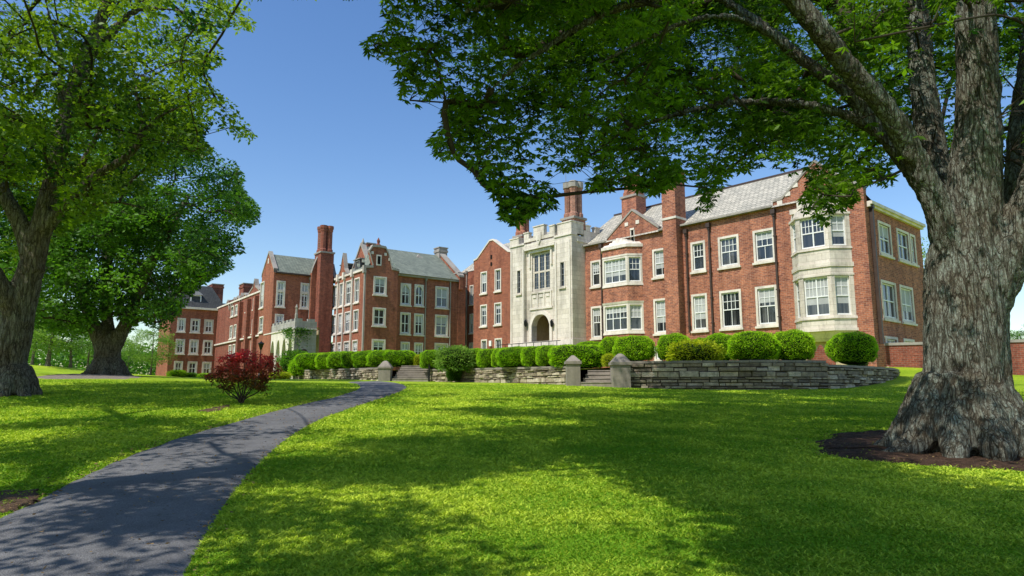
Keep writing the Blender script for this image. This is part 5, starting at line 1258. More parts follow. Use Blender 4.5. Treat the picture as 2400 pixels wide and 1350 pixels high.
MR = [(885, -900), (885, -10), (893, 40), (905, 62), (846, 95), (862, 128), (905, 145), (938, 150), (932, 185), (945, 250), (985, 243), (1050, 208), (1066, 232), (1035, 255), (1048, 285), (1010, 325), (1022, 368), (1060, 372), (1096, 350), (1108, 395), (1130, 430), (1158, 455), (1172, 485), (1178, 515), (1212, 528), (1262, 492), (1298, 482), (1300, 440), (1280, 415), (1292, 392), (1322, 402), (1352, 396), (1385, 372), (1400, 385), (1374, 440), (1412, 452), (1436, 440), (1446, 415), (1470, 438), (1520, 450), (1545, 458), (1562, 440), (1602, 420), (1640, 415), (1636, 492), (1666, 495), (1690, 440), (1722, 402), (1762, 398), (1800, 372), (1850, 412), (1880, 392), (1892, 400), (1888, 440), (1872, 470), (1892, 512), (1935, 528), (1960, 492), (2012, 470), (2016, 448), (2000, 436), (2048, 420), (2082, 438), (2092, 412), (2078, 390), (2112, 372), (2130, 345), (2170, 360), (2200, 600), (2330, 640), (2375, 640), (2385, 700), (2380, 745), (2440, 760), (3400, 700), (3400, -900)]
tips = np.array([at(px+dx, py+dy, Y) for px, py, Y in [(1200, 498, 10.3), (1228, 482, 10.2), (1252, 462, 10.4), (1182, 468, 10.1), (1212, 512, 10.3), (1228, 505, 10.5), (1652, 440, 10.8), (1650, 480, 10.8), (1560, 432, 10.6), (1400, 430, 10.4), (1425, 440, 10.4), (1900, 495, 10.4), (1932, 512, 10.3), (1960, 480, 10.3), (1890, 470, 10.5), (1992, 460, 10.5), (1930, 450, 10.2), (875, 105, 9.8), (905, 128, 9.9), (1045, 240, 9.9), (1062, 355, 10), (1030, 358, 10.1), (960, 235, 9.8), (1110, 400, 10.1), (1150, 445, 10.1), (2070, 420, 11.4), (1490, 440, 10.6)] for dx, dy in ((0, 0),)])
castR = np.vstack([castR, tips])
inf_, x_, y_ = inframe(q_, 0); castR = np.vstack([castR, q_[~inf_ | (inpoly(x_, y_, MR) & (y_ < 330) & (x_ < 2150))][:230]]); print('wall casters', (~inf_).sum(), (inf_ & inpoly(x_, y_, MR) & (y_ < 330)).sum())
lbpx = polyline_px([pxlimb(l) for l in LR_])
def guardR(Pp, x, y, inf):
    bad = np.zeros(len(Pp), bool); idx_ = np.where(inf & (x > 1100))[0]
    for s0 in range(0, len(idx_), 20000):
        ii = idx_[s0:s0+20000]; d = np.hypot(x[ii][:, None]-lbpx[None, :, 0], y[ii][:, None]-lbpx[None, :, 1])-lbpx[None, :, 3]
        near = (d < 11) & (Pp[ii, 1][:, None] < lbpx[None, :, 2]+.35) & (lbpx[None, :, 3] > 4.5)
        bad[ii] = near.any(1) & (rng.random(len(ii)) < .95)
    bad |= inf & (x > 1600) & (Pp[:, 1] < 10.6) & (y > 0) & (rng.random(len(Pp)) < .9)
    bad |= inf & (x > 2130) & (Pp[:, 1] < 12.6) & (y > 120) & (rng.random(len(Pp)) < .97)
    return bad
bigtree('foreground_tree', bR, 'massive rugged barked tree at right whose leafy limbs arch over the brick hall', LR_, MR,
        [(1500, (4.5, 11.5, 8.2), (7.5, 4.5, 3.6), .9), (700, (8.5, 12, 11.5), (11, 9, 6.5), .5), (350, (13, 12, 8), (6, 6, 4), .6), (420, (9, 19.5, 13.5), (9, 6, 4), .8)], 1700, 12, 9, .64, .36, 'palm', .15, M['leafR'], M['barkR'], .034, .05,
        guard=guardR, tb=.40, flares=fl, r0=.009, inprob=.33, outprob=.22, gap=-.2, gf=.45, cast=castR,
        holes=[([(1600, 70), (1700, 60), (1830, 160), (1800, 220), (1650, 200)], .55), ([(1850, 30), (1900, 60), (1960, 130), (1900, 120)], .7), ([(1560, 380), (1700, 360), (1700, 420), (1560, 430)], .3)])
# --- left foreground tree
L1 = [[(12, 945, 20, 0.528), (14, 900, 20, 0.493), (22, 850, 20, 0.458), (34, 780, 20, 0.440), (52, 700, 20, 0.405), (78, 610, 20, 0.317), (104, 500, 20, 0.264), (124, 420, 20, 0.238), (142, 330, 20, 0.220), (162, 240, 20, 0.202), (185, 160, 20, 0.185), (225, 70, 20, 0.158), (262, -20, 20, 0.158), (300, -150, 20, 0.106), (330, -350, 20, 0.062)],
      [(50, 760, 20, .34), (10, 690, 19.6, .28), (-40, 620, 19.2, .30), (-130, 500, 18.6, .22), (-250, 350, 18, .14)],
      [(80, 640, 20, .30), (62, 560, 19.9, .25), (35, 500, 19.8, .22), (-10, 430, 19.6, .19), (-80, 340, 19.4, .13)],
      [(98, 550, 20, .22), (135, 500, 19.9, .17), (180, 455, 19.8, .16), (225, 412, 19.7, .135), (280, 380, 19.6, .11), (318, 345, 19.5, .09), (332, 300, 19.4, .075), (322, 230, 19.3, .05), (310, 170, 19.2, .03)],
      [(325, 320, 19.5, .06), (370, 275, 19.4, .05), (440, 245, 19.3, .04), (520, 225, 19.2, .025)],
      [(115, 530, 20, .12), (150, 495, 20, .08), (210, 480, 20.1, .07), (280, 475, 20.2, .05), (340, 490, 20.3, .03)],
      [(205, 190, 20.4, .15), (215, 130, 20.5, .13), (260, 80, 20.5, .12), (310, 30, 20.5, .09), (380, 20, 20.5, .06), (480, 35, 20.4, .035), (560, 30, 20.3, .02)],
      [(140, 250, 20, .1), (142, 130, 19.8, .07), (120, 60, 19.7, .05), (100, -30, 19.6, .03)],
      [(170, 430, 19.8, .10), (240, 300, 19.5, .07), (330, 200, 19.2, .05), (420, 140, 19, .03)]]
b1 = np.array([at(25, 925, 20)[0], 20, gz1(at(25, 925, 20)[0], 20)])
fl = []
for an, r_, ln in [(200, .3, 1.1), (250, .28, 1.1), (290, .3, 1.1), (335, .32, 1.45), (10, .28, 1.3), (60, .3, 1.1), (120, .3, 1.1), (160, .3, 1.1)]:
    a = R(an); d = np.array([math.cos(a), math.sin(a)]); pp = []
    for t, h, rr in [(.25, .8, .2), (.38, .4, r_*.9), (.55, .15, r_*.7), (.72, -.02, r_*.45), (ln*.8, -.15, r_*.25)]:
        x, y = b1[0]+d[0]*t, b1[1]+d[1]*t; pp.append((x, y, gz1(x, y)+h, rr))
    fl.append(spline(pp, 3))
M1 = [(612, -900), (604, -5), (580, 25), (598, 70), (560, 75), (512, 55), (500, 80), (525, 140), (482, 165), (498, 200), (540, 235), (600, 318), (588, 333), (545, 322), (500, 300), (470, 320), (520, 372), (480, 370), (440, 345), (420, 400), (370, 420), (340, 460), (290, 450), (250, 500), (190, 520), (140, 560), (60, 600), (0, 640), (-900, 750), (-900, -900)]
def tune1(P, t): return t+np.clip((P[:, 2]-10)/12, -.1, .25)  # leaf tint lightened with height, painting in more light on top
lb1 = polyline_px([pxlimb(l) for l in L1])
def guard1(Pp, x, y, inf):
    bad = np.zeros(len(Pp), bool); idx_ = np.where(inf)[0]
    for s0 in range(0, len(idx_), 20000):
        ii = idx_[s0:s0+20000]; d = np.hypot(x[ii][:, None]-lb1[None, :, 0], y[ii][:, None]-lb1[None, :, 1])-lb1[None, :, 3]
        near = (d < 3) & (Pp[ii, 1][:, None] < lb1[None, :, 2]+.3) & (lb1[None, :, 3] > 4)
        bad[ii] = near.any(1) & (rng.random(len(ii)) < .6)
    return bad | (inf & (x < 130) & (y > 420) & (Pp[:, 1] < 20.5))
bigtree('foreground_tree', b1, 'tall leaning tree at the left edge with sparse yellow green leaves', L1, M1,
        [(560, (-13.2, 20, 12.5), (9.2, 7, 7), .85), (160, (-15, 19, 9), (6, 6, 3), .8), (60, (-12, 14, 12), (10, 9, 4.5), .7)], 620, 12, 18, .7, .36, 'simple', .165, M['leaf1'], M['barkL'], .045, .05, guard=guard1, tb=.42, flares=fl, tune=tune1, r0=.009, gap=-.22, gf=.35)
# --- second tree
L2 = [[(252, 890, 40, 0.800), (252, 860, 40, 0.731), (252, 820, 40, 0.661), (253, 795, 40, 0.522), (252, 755, 40.3, 0.313), (250, 700, 40.4, 0.296), (250, 640, 40, 0.261), (255, 500, 40, 0.278), (262, 380, 40, 0.174)],
      [(240, 812, 40, .48), (222, 768, 39.8, .36), (198, 710, 39.5, .30), (160, 620, 39, .3), (110, 540, 38.6, .2)],
      [(266, 812, 40, .48), (292, 765, 40, .36), (318, 705, 40, .30), (350, 620, 40, .3), (400, 540, 40, .2), (440, 460, 40, .12)],
      [(285, 770, 40, .2), (320, 752, 39.6, .16), (370, 735, 39.2, .1), (420, 728, 39, .05)]]
b2_ = np.array([at(252, 880, 40)[0], 40, gz1(at(252, 880, 40)[0], 40)])
fl = []
for k in range(9):
    a = R(k*40+12); d = np.array([math.cos(a), math.sin(a)]); pp = []
    for t, h, rr in [(.5, .8, .3), (.7, .35, .32), (.95, .05, .26), (1.3, -.1, .16), (1.6, -.2, .08)]:
        x, y = b2_[0]+d[0]*t, 40+d[1]*t; pp.append((x, y, gz1(x, y)+h, rr))
    fl.append(spline(pp, 3))
M2 = [(-300, 300), (100, 280), (250, 235), (360, 235), (440, 262), (475, 290), (478, 335), (520, 362), (552, 378), (572, 412), (566, 440), (612, 488), (604, 520), (562, 552), (572, 590), (540, 602), (546, 625), (505, 648), (470, 668), (452, 692), (432, 715), (412, 745), (396, 778), (362, 770), (330, 752), (300, 780), (288, 752), (262, 735), (240, 745), (222, 760), (200, 800), (150, 788), (100, 775), (60, 765), (-300, 760)]
bigtree('shade_tree', b2_, 'broad dark green tree on a thick forked trunk beside the far left brick block', L2, M2,
        [(900, (-24, 41, 13.2), (11.5, 8, 9.6), .6), (300, (-23, 38, 8), (9, 6, 4), .6)], 900, 14, 15, .9, .45, 'simple', .23, M['leaf2'], M['barkL'], .07, .06, tb=.40, flares=fl, r0=.013, gap=-.16, gf=.32)
# --- tree outside the frame on the left that dapples the path
def pshade(P): return shade_at(P)
bO = np.array([-11.0, 3.0, gz1(-11, 3)])
Lo = [spline([(-11, 3, bO[2]-.2, .6), (-11, 3.1, 2.5, .5), (-10.6, 3.4, 5, .4), (-9.8, 4, 8, .28), (-8.5, 5, 11, .14)]), spline([(-10.8, 3.3, 4.5, .25), (-9, 4.5, 7, .18), (-6.5, 6, 9, .12), (-4, 7.5, 10.2, .06)]), spline([(-10.8, 3.3, 4.5, .2), (-9.5, 1.5, 7, .15), (-7, -1, 9, .1)])]
P = np.vstack([dome(900, (-7, 4, 10.0), (9, 8, 3.2), .9)]); inf, x, y = inframe(P, 60); P = P[~inf & (P[:, 2] > 6)]; P = P[rng.random(len(P)) < shade_at(P)*.26]
P = np.vstack([P, caster([(480, 1180), (880, 1170), (1050, 1260), (900, 1345), (440, 1345)], 22, 7, 10), caster([(0, 1000), (420, 980), (560, 1000), (330, 1060), (0, 1200)], 85, 8, 12), caster([(0, 905), (500, 900), (830, 915), (640, 955), (0, 960)], 125, 9, 15), caster([(100, 1230), (420, 1100), (520, 1120), (440, 1340), (0, 1345)], 22, 7, 11)])
S, tc = crown(P, None, 9, 9, .6, .35, .16); Lp, lt, ax = leafpts(S, tc, 9, .36); inf, x, y = inframe(Lp, 20); Lp, lt = Lp[~inf], lt[~inf]
rootO = empty('shade_tree', tuple(bO), label='leafy tree beyond the left edge of the photo that shades the path', cat='tree')
V, F, T = simple(Lp, .19, np.clip(lt, 0, 1)); npmesh('crown', V-bO, F, M['leaf1'], rootO, T)
m = MB()
for l in Lo: m.tube([p[:3]-bO for p in l], [p[3] for p in l], 10)
m.build('trunk', M['barkL'], rootO, smooth=True)
m = MB()
for pts, rads in skeleton(Lo, P, .011): m.tube([p-bO for p in pts], rads, 5)
m.build('branches', M['twig'], rootO)
print('off tree', len(P), len(F))
# --- background trees
def smalltree(seed, h=8, w=3.4, nl=9000, leaf=.22, mat='leafB', trunk=.2, low=.22):
    global rng
    keep = rng; rng = np.random.default_rng(seed)
    P = dome(70, (0, 0, h*(low+(1-low)/2)), (w, w, h*(1-low)/2), .35); nl_ = nl//(70*9)
    S, tc = crown(P, None, 9, nl_, .95, .5, leaf, tb=.45); Lp, lt, ax = leafpts(S, tc, nl_, .5); V, F, T = simple(Lp, leaf, np.clip(lt+(Lp[:, 2]-h*.6)/h*.3, 0, 1))  # upper leaves tinted lighter to suggest light from above
    root = empty('background_tree', (0, 0, 0)); npmesh('crown', V, F, M[mat], root, T)
    lm = [spline([(0, 0, -.3, trunk*1.5), (0, 0, .5, trunk), (.1, 0, h*.3, trunk*.8), (.2, .1, h*.6, trunk*.5), (.1, .1, h*.9, trunk*.15)])]
    m = MB(); m.tube([p[:3] for p in lm[0]], [p[3] for p in lm[0]], 8)
    for pts, rads in skeleton(lm, P, .012): m.tube(pts, rads, 4)
    m.build('trunk', M['barkL'], root, smooth=True); rng = keep; return root
def copytree(o, label=None, group=None, cat=None, loc=None, rz=0, s=(1, 1, 1)):
    c = o.copy(); C.objects.link(c)
    for ch in o.children: d = ch.copy(); C.objects.link(d); d.parent = c
    prop(c, label, cat, group)
    if loc is not None: c.location = loc; c.rotation_euler = (0, 0, rz); c.scale = s
    return c
protos = [smalltree(1), smalltree(2, 9, 3.8), smalltree(3, 8, 3.6, 9000, .24, 'leaf2')]
BT = [  # px centre, py top, py base, Y, width factor, proto, label
 (112, 690, 857, 72, 1.15, 0, 'small yellow green tree on the lawn crest between the two left trunks'),
 (352, 768, 884, 88, 1.1, 1, 'pale green rounded tree between the second trunk and the far left brick block'),
 (30, 700, 850, 95, 1.2, 2, 'dark green tree behind the left edge trunk'),
 (165, 735, 858, 100, 1.2, 1, 'light tree just right of the small crest tree, behind the lawn'),
 (205, 765, 865, 110, 1.0, 2, 'dark round tree behind the lawn, left of the second trunk'),
 (298, 800, 872, 120, 1.0, 2, 'low dark tree seen just right of the second trunk'),
 (75, 740, 855, 115, 1.3, 1, 'light tree in the gap behind the left trunk'),
 (395, 800, 884, 112, .9, 2, 'dark tree hard against the left corner of the far left block'),
 (250, 780, 868, 128, 1.4, 1, 'distant light tree behind the second trunk'),
 (2152, 560, 840, 62, .55, 0, 'narrow green tree glimpsed past the right corner of the brick hall'),
 (2392, 775, 850, 75, 1.2, 2, 'dark tree behind the garden wall at the right edge'),
 (2372, 790, 850, 95, .8, 1, 'small lighter tree behind the garden wall just right of the big trunk'),
 (-80, 640, 860, 80, 1.3, 1, 'light tree beyond the left edge'), (2500, 740, 850, 80, 1.4, 2, 'dark tree beyond the right edge of the garden wall')]
for i, (px, pt, pb, Y, wf_, k, lab) in enumerate(BT):
    p = at(px, pb, Y); h = at(px, pt, Y)[2]-p[2]; s = h/(8 if k != 1 else 9)
    copytree(protos[k], lab, 'trees in the background', 'tree', (p[0], Y, p[2]), i*1.3, (s*wf_, s*wf_, s))
for p in protos:
    for ch in list(p.children): bpy.data.objects.remove(ch)
    bpy.data.objects.remove(p)
# distant wooded belt
px_ = np.linspace(-500, 700, 900); V = []; 
Q = np.c_[rng.uniform(-170, -35, 45000), rng.uniform(135, 160, 45000), rng.random(45000)]
hh = np.array([13+2.5*mnoise.noise(Vector((x*.09, 0, 0)))+1.5*mnoise.noise(Vector((x*.4, 3, 0))) for x in Q[:, 0]])
Lp = np.c_[Q[:, 0], Q[:, 1], -3+Q[:, 2]**.6*(hh)]; V, F, T = simple(Lp, .9, np.clip(rng.normal(.3, .15, len(Lp))+Q[:, 2]*.25, 0, 1)); npmesh('distant_woods', V, F, M['leaf2'], tint=T, kind='stuff')
Q = np.c_[rng.uniform(70, 150, 12000), rng.uniform(100, 120, 12000), rng.random(12000)]
hh = np.array([4+2*mnoise.noise(Vector((x*.12, 5, 0))) for x in Q[:, 0]])
Lp = np.c_[Q[:, 0], Q[:, 1], gz(Q[:, 0], Q[:, 1])+Q[:, 2]**.6*(hh+2)]; V, F, T = simple(Lp, .8, np.clip(rng.normal(.3, .15, len(Lp)), 0, 1)); npmesh('distant_woods', V, F, M['leaf2'], tint=T, kind='stuff')
# --- clipped shrubs
def shrubmesh(seed, mat, nleaf=9000, lf=.05, rough_=.0, flat=.0, loose=0, e=2.5):
    r2 = np.random.default_rng(seed); d = r2.normal(0, 1, (nleaf, 3)); d /= np.linalg.norm(d, axis=1, keepdims=True)
    d = d[d[:, 2] > -.75]
    def rad(d):
        r = (np.abs(d[:, 0])**e+np.abs(d[:, 1])**e+np.abs(d[:, 2])**e)**(-1/e)
        nz = np.array([mnoise.noise(Vector((q[0]*2.2+seed, q[1]*2.2, q[2]*2.2)))*.12+mnoise.noise(Vector((q[0]*6+seed, q[1]*6, q[2]*6)))*.035*(1+loose*3) for q in d])
        return r*(1+nz)
    rr = rad(d); P = d*(rr*r2.uniform(.94-loose*.15, 1.01+loose*.08, len(d)))[:, None]
    global rng
    keep = rng; rng = r2
    D = d*(.6+loose)+rng.normal(0, .6, d.shape)+np.array([0, 0, .25]); s = lf*rng.uniform(.6, 1.4, len(d))
    bumpy = np.array([mnoise.noise(Vector((q[0]*5+seed, q[1]*5, q[2]*5+4))) for q in d])
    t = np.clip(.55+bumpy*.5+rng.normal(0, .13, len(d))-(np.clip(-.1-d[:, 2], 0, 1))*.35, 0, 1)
    V, F, T = quads(P, D, s, s*.6, .4, t); rng = keep
    # inner core
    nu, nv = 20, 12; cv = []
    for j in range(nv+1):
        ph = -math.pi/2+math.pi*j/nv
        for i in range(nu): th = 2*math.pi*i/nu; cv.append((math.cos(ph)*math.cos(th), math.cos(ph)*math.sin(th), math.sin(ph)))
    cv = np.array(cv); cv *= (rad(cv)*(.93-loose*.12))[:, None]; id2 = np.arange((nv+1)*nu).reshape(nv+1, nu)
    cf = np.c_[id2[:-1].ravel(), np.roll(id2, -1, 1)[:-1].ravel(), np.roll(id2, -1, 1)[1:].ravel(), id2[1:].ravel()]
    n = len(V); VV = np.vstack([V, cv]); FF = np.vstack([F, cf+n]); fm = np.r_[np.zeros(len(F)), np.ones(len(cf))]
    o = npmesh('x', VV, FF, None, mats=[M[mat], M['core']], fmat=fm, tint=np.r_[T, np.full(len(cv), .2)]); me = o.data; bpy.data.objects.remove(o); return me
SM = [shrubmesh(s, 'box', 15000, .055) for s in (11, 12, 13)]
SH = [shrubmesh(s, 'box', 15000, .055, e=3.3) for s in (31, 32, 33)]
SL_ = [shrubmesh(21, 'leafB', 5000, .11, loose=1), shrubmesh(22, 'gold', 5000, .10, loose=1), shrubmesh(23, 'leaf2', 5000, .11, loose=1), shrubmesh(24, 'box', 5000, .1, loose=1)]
def shrub(me, px, pt, pb, w, Y, label, group=None, name='clipped_shrub', cat='shrub', zoff=0):
    c = at(px, (pt+pb)/2, Y); sc_ = (w/2*Y/1618*1.0); sz = (pb-pt)/2*Y/1618
    me.name = name; o = bpy.data.objects.new(name, me); C.objects.link(o); o.location = (c[0], Y, c[2]); o.scale = (sc_, sc_*.95, sz); o.rotation_euler = (0, 0, rng.uniform(-.3, .3) if me in SH else rng.uniform(0, 6))
    return prop(o, label, cat, group)
GR = 'round clipped shrubs on the terrace at right'
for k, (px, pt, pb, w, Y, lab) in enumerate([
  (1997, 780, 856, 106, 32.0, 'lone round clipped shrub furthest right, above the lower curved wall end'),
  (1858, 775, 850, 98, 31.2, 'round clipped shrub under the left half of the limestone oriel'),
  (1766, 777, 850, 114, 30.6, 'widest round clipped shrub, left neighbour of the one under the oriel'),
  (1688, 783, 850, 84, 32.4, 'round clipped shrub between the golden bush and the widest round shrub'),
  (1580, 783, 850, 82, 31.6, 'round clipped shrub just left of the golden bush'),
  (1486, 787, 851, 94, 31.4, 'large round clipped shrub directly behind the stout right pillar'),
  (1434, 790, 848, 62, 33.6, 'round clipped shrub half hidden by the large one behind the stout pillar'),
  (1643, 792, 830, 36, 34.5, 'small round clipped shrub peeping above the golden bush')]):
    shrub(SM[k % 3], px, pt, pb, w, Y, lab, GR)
shrub(SL_[1], 1629, 800, 858, 122, 30.6, 'spreading golden yellow bush on top of the tall wall', name='golden_bush', cat='bush')
shrub(SL_[1], 1428, 830, 862, 34, 31.6, 'tiny golden bush at the head of the near steps', name='golden_bush', cat='bush')
GM = 'clipped shrubs in the middle hedge row'
for k, (px, pt, pb, w, Y, lab) in enumerate([
  (1355, 809, 866, 134, 33.2, 'large round clipped shrub just left of the slim pillar'),
  (1381, 801, 840, 62, 37.0, 'small clipped shrub behind the large one by the slim pillar'),
  (1287, 811, 860, 62, 34.6, 'clipped shrub touching the left side of the large one by the slim pillar'),
  (1257, 812, 861, 71, 35.8, 'clipped shrub second left from the large one by the slim pillar'),
  (1212, 814, 862, 95, 37.6, 'wide clipped shrub in front of the left foot of the stone tower'),
  (1178, 817, 863, 49, 39.4, 'narrow clipped shrub below the left edge of the stone tower'),
  (1148, 818, 864, 60, 41.0, 'clipped shrub below the steep gabled wing'),
  (1116, 818, 866, 60, 42.8, 'clipped shrub just right of the loose leafy bush'),
  (1012, 822, 866, 55, 46.6, 'clipped shrub left of the loose leafy bush')]):
    shrub(SH[k % 3], px, pt, pb, w, Y+.6, lab, GM)
shrub(SL_[0], 1066, 813, 874, 84, 42.6, 'loose light green bush spilling over the middle wall', name='leafy_bush', cat='bush')
shrub(SL_[2], 1064, 850, 897, 34, 43.6, 'dark foot of ivy growing down the middle wall', name='ivy_clump', cat='ivy')
shrub(SL_[1], 982, 832, 858, 26, 49.5, 'yellowish low bush at the head of the far steps', name='golden_bush', cat='bush')
GL_ = 'clipped shrubs in the long left hedge'
for k, (px, pt, pb, w, Y, lab) in enumerate([
  (742, 828, 868, 89, 60.5, 'leftmost clipped shrub of the long left hedge'),
  (776, 827, 867, 70, 58.4, 'second clipped shrub from the left end of the long hedge'),
  (806, 825, 866, 70, 56.4, 'third clipped shrub from the left end of the long hedge'),
  (836, 824, 865, 70, 54.2, 'middle clipped shrub of the long left hedge'),
  (868, 823, 864, 77, 52.2, 'clipped shrub just left of the far stone pillar'),
  (903, 822, 862, 82, 50.6, 'clipped shrub directly behind the far stone pillar'),
  (938, 822, 860, 77, 50.2, 'rightmost clipped shrub of the long hedge, above the far steps')]):
    shrub(SH[k % 3], px, pt, pb, w, Y, lab, GL_)
shrub(SL_[2], 692, 824, 882, 74, 66.5, 'dark green bush in front of the portico', name='leafy_bush', cat='bush')
shrub(SL_[3], 700, 842, 884, 42, 64.0, 'bright green bush at the left end of the low wall', name='leafy_bush', cat='bush')
shrub(SL_[1], 658, 872, 892, 46, 63, 'low yellow green plant between the red maple and the wall', name='low_plant', cat='plant')
shrub(SL_[3], 416, 868, 892, 42, 92, 'bright bush under the left window of the far left block', name='leafy_bush', cat='bush')
shrub(SL_[2], 448, 874, 890, 30, 93, 'small dark bush under the middle window of the far left block', name='leafy_bush', cat='bush')
shrub(SL_[3], 480, 875, 891, 32, 93, 'small bush under the right window of the far left block', name='leafy_bush', cat='bush')
for px, pt, pb, w, Y, lab in [(2010, 846, 862, 40, 33.5, 'flat groundcover under the lone round shrub')]:
    shrub(SL_[2], px, pt, pb, w, Y, lab, name='low_plant', cat='plant')
# ivy on the portico
n = 850; c = np.array([Pb.world(0, 0)[0], Pb.world(0, 0)[1]]); pts = []
for i in range(n):
    if rng.random() < .6: s_ = abs(rng.normal(0, 1.7)); w_ = Pb.world(-.12-rng.random()*.25, min(s_, 5)); 
    else: s_ = abs(rng.normal(0, .9)); w_ = Pb.world(s_, -.12-rng.random()*.2)
    pts.append((w_[0], w_[1], zp0+.15-abs(rng.normal(0, .75))*(1.1-min(s_, 3)/4)))
V, F, T = simple(np.array(pts), .2, rng.random(n)*.7); npmesh('climbing_ivy', V, F, M['leaf2'], tint=T, label='climbing ivy hanging from the corner of the portico balcony', cat='ivy')
# --- red maple
bm = onground(567, 945); root = empty('red_maple', tuple(bm), label='small dark red Japanese maple standing by the curve of the path', cat='tree')
Ym = bm[1]; sm_ = Ym/1618
stems = []
for px, py, dy in [(500, 862, .1), (520, 835, -.2), (548, 828, .25), (572, 822, -.1), (600, 830, .2), (630, 845, -.15), (645, 872, .05), (508, 890, -.3), (560, 870, -.45), (610, 880, -.4), (585, 850, .45)]:
    e = at(px, py, Ym+dy); b0 = bm+np.array([rng.normal(0, .02), rng.normal(0, .02), -.03]); mid = b0+(e-b0)*.45+np.array([rng.normal(0, .04), 0, -.03]); stems.append(np.c_[spline([b0, b0+(e-b0)*.15+[0, 0, .03], mid, e], 4), np.linspace(.028, .006, 13)])
m = MB()
for s_ in stems: m.tube([p[:3]-bm for p in s_], [p[3] for p in s_], 6)
m.build('stems', M['twig'], root, smooth=True)
P = []
MMp = [(484, 875), (495, 862), (528, 856), (515, 838), (545, 824), (590, 818), (628, 834), (650, 842), (656, 880), (640, 893), (650, 900), (618, 912), (600, 912), (586, 902), (556, 904), (540, 916), (518, 912), (512, 898), (486, 890)]
while len(P) < 185:
    d = rng.normal(0, 1, 3); d /= np.linalg.norm(d); q = np.array([at(570, 872, Ym)[0], Ym, at(570, 872, Ym)[2]])+d*rng.uniform(.3, 1)**.5*np.array([.98, .85, .62])
    x, y = proj(q)
    if inpoly(x, y, MMp)[0]: P.append(q)
P = np.array(P); S, tc = crown(P, None, 4, 8, .12, .07, .07, flat=.3); Lp, lt, ax = leafpts(S, tc, 10, .085)
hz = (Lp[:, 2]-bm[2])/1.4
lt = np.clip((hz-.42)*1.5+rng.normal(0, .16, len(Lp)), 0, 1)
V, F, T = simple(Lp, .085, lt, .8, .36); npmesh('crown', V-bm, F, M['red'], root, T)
m = MB()
for pts, rads in skeleton(stems, P, .0035, .2, .02): m.tube([p-bm for p in pts], rads, 4)
m.build('twigs', M['twig'], root)
# --- grass blades
N = 760000; th = rng.uniform(-R(41), R(41), N); rr = 3.6*(34/3.6)**rng.random(N)
X = np.sin(th)*rr; Y = np.cos(th)*rr
ok = ~inpoly(X, Y, PATHPOLY)
mn_ = None
for W_ in BARE: ok &= ~(inpoly(X, Y, W_) & (rng.random(N) < (.72 if W_ is BARE[0] else .5)))
wl_ = [(at(px, 880, Yw)[0], Yw-.12) for px, Yw in [(903, 47), (1010, 46.5), (1100, 42.5), (1200, 37.5), (1330, 31.8), (1345, 30.2), (1454, 29.2), (1600, 28.9), (1720, 28.3), (1800, 28.1), (1880, 28.3), (1940, 28.7), (1985, 29.3), (2030, 30.5), (2070, 32), (2100, 33.8), (2112, 36.5)]]
ok &= ~inpoly(X, Y, wl_+[(60, 60), (-20, 60)])
X, Y, rr = X[ok], Y[ok], rr[ok]; Z = gz(X, Y); n = len(X)
pn = np.array([mnoise.noise(Vector((x*1.1, y*1.1, 0)))+.6*mnoise.noise(Vector((x*4.5, y*4.5, 7))) for x, y in zip(X, Y)])
lf = np.clip(rr/5.0, .8, 3.2); h = (.034+.014*np.clip(pn, -1, 1))*rng.uniform(.55, 1.35, n)*lf**.30; wd = .0048*lf**.95*rng.uniform(.7, 1.3, n)
an = rng.uniform(0, 2*np.pi, n); lean = rng.uniform(.3, 1.5, n); D = np.c_[np.cos(an)*lean, np.sin(an)*lean, np.ones(n)*.8]; D /= np.linalg.norm(D, axis=1, keepdims=True)
a2 = rng.uniform(0, 2*np.pi, n); sd_ = np.c_[np.cos(a2), np.sin(a2), np.zeros(n)]; B = np.c_[X, Y, Z-.004]; h = h[:, None]; wd = wd[:, None]
mid = B+D*h*.6; tip = B+D*h*1.02+np.c_[np.cos(an), np.sin(an), -np.ones(n)*.3]*h*.35
V = np.stack([B-sd_*wd, B+sd_*wd, mid+sd_*wd*.8, tip, mid-sd_*wd*.8], 1).reshape(-1, 3); F = np.arange(5*n).reshape(n, 5)
ln_ = np.array([mnoise.noise(Vector((x*.28, y*.28, 11))) for x, y in zip(X, Y)])
T = np.repeat(np.clip(.45+pn*.6+ln_*.5+rng.normal(0, .24, n), 0, 1), 5)
npmesh('grass', V, F, M['blade'], tint=T, kind='stuff')
print('blades', n)

# --- leaf litter
n = 5200; k = rng.integers(0, 150, n); sd = rng.random(n) < .5
E2 = np.where(sd[:, None], LWr[k], RWr[k])+rng.normal(0, .10, (n, 2)); i2 = rng.random(n) < .35
u = rng.random(n)[:, None]; E2[i2] = (LWr[k]*u+RWr[k]*(1-u))[i2]+rng.normal(0, .1, (i2.sum(), 2))
E2 = E2[E2[:, 1] < 25]; c0_ = BARE[0].mean(0); E3 = c0_+(rng.random((1600, 1))**.5)*(BARE[0][rng.integers(0, len(BARE[0]), 1600)]-c0_)*1.08
E2 = np.vstack([E2, E3]); Z2 = gz(E2[:, 0], E2[:, 1])+.05; n = len(E2); D = np.c_[rng.normal(0, 1, (n, 2)), rng.normal(0, .12, n)]
V, F, T = quads(np.c_[E2, Z2], D, rng.uniform(.02, .05, n), rng.uniform(.01, .026, n), 1.0, rng.random(n))
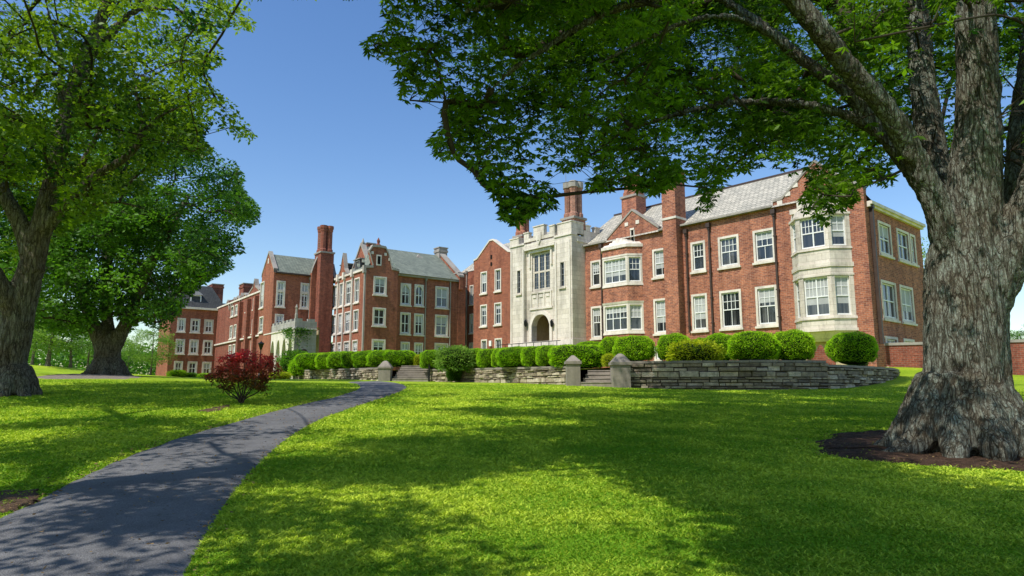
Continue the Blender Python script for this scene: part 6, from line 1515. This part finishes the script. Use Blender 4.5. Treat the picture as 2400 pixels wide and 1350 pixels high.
M['litter'] = m_leaf('dry_leaves', (.05, .03, .015), (.34, .22, .10), (1, 1, 1), .1, .8); npmesh('leaf_litter', V, F, M['litter'], tint=T, kind='stuff')
# ------------------------------------------------------------------ camera, world, sun
cd = bpy.data.cameras.new('camera'); co = bpy.data.objects.new('camera', cd); C.objects.link(co)
co.location = (0, 0, EYE); co.rotation_euler = (math.pi/2+PIT, 0, 0); cd.sensor_width = 36; cd.lens = 24; cd.clip_start = .05; cd.clip_end = 5000
sc.camera = co
w = bpy.data.worlds.new('World'); sc.world = w; w.use_nodes = True; nt = w.node_tree; nt.nodes.clear()
sky = nt.nodes.new('ShaderNodeTexSky'); sky.sky_type = 'NISHITA'; sky.sun_disc = False
sky.sun_elevation = SUN_EL; sky.sun_rotation = math.atan2(SUNH[0], SUNH[1]); sky.altitude = 200; sky.air_density = 1.2; sky.dust_density = .5; sky.ozone_density = 1.6
hs = nt.nodes.new('ShaderNodeHueSaturation'); hs.inputs['Saturation'].default_value = 1.24; hs.inputs['Hue'].default_value = .508; hs.inputs['Value'].default_value = 1.15
bg = nt.nodes.new('ShaderNodeBackground'); bg.inputs[1].default_value = .15; ou = nt.nodes.new('ShaderNodeOutputWorld')
nt.links.new(sky.outputs[0], hs.inputs['Color']); nt.links.new(hs.outputs[0], bg.inputs[0]); nt.links.new(bg.outputs[0], ou.inputs[0])
sd = bpy.data.lights.new('sun', 'SUN'); sd.energy = 5.0; sd.angle = R(.45); sd.color = (1, .95, .86); so = bpy.data.objects.new('sun', sd); C.objects.link(so)
so.rotation_euler = Vector(SUNV).to_track_quat('Z', 'Y').to_euler()
sc.view_settings.view_transform = 'Standard'; sc.view_settings.look = 'None'; sc.view_settings.exposure = 0; sc.view_settings.gamma = 1
sc.render.engine = 'CYCLES'; sc.cycles.max_bounces = 7; sc.cycles.diffuse_bounces = 3; sc.cycles.glossy_bounces = 2; sc.cycles.transmission_bounces = 4; sc.cycles.transparent_max_bounces = 4
sc.cycles.use_adaptive_sampling = True; sc.cycles.use_denoising = True; sc.cycles.sample_clamp_indirect = 6
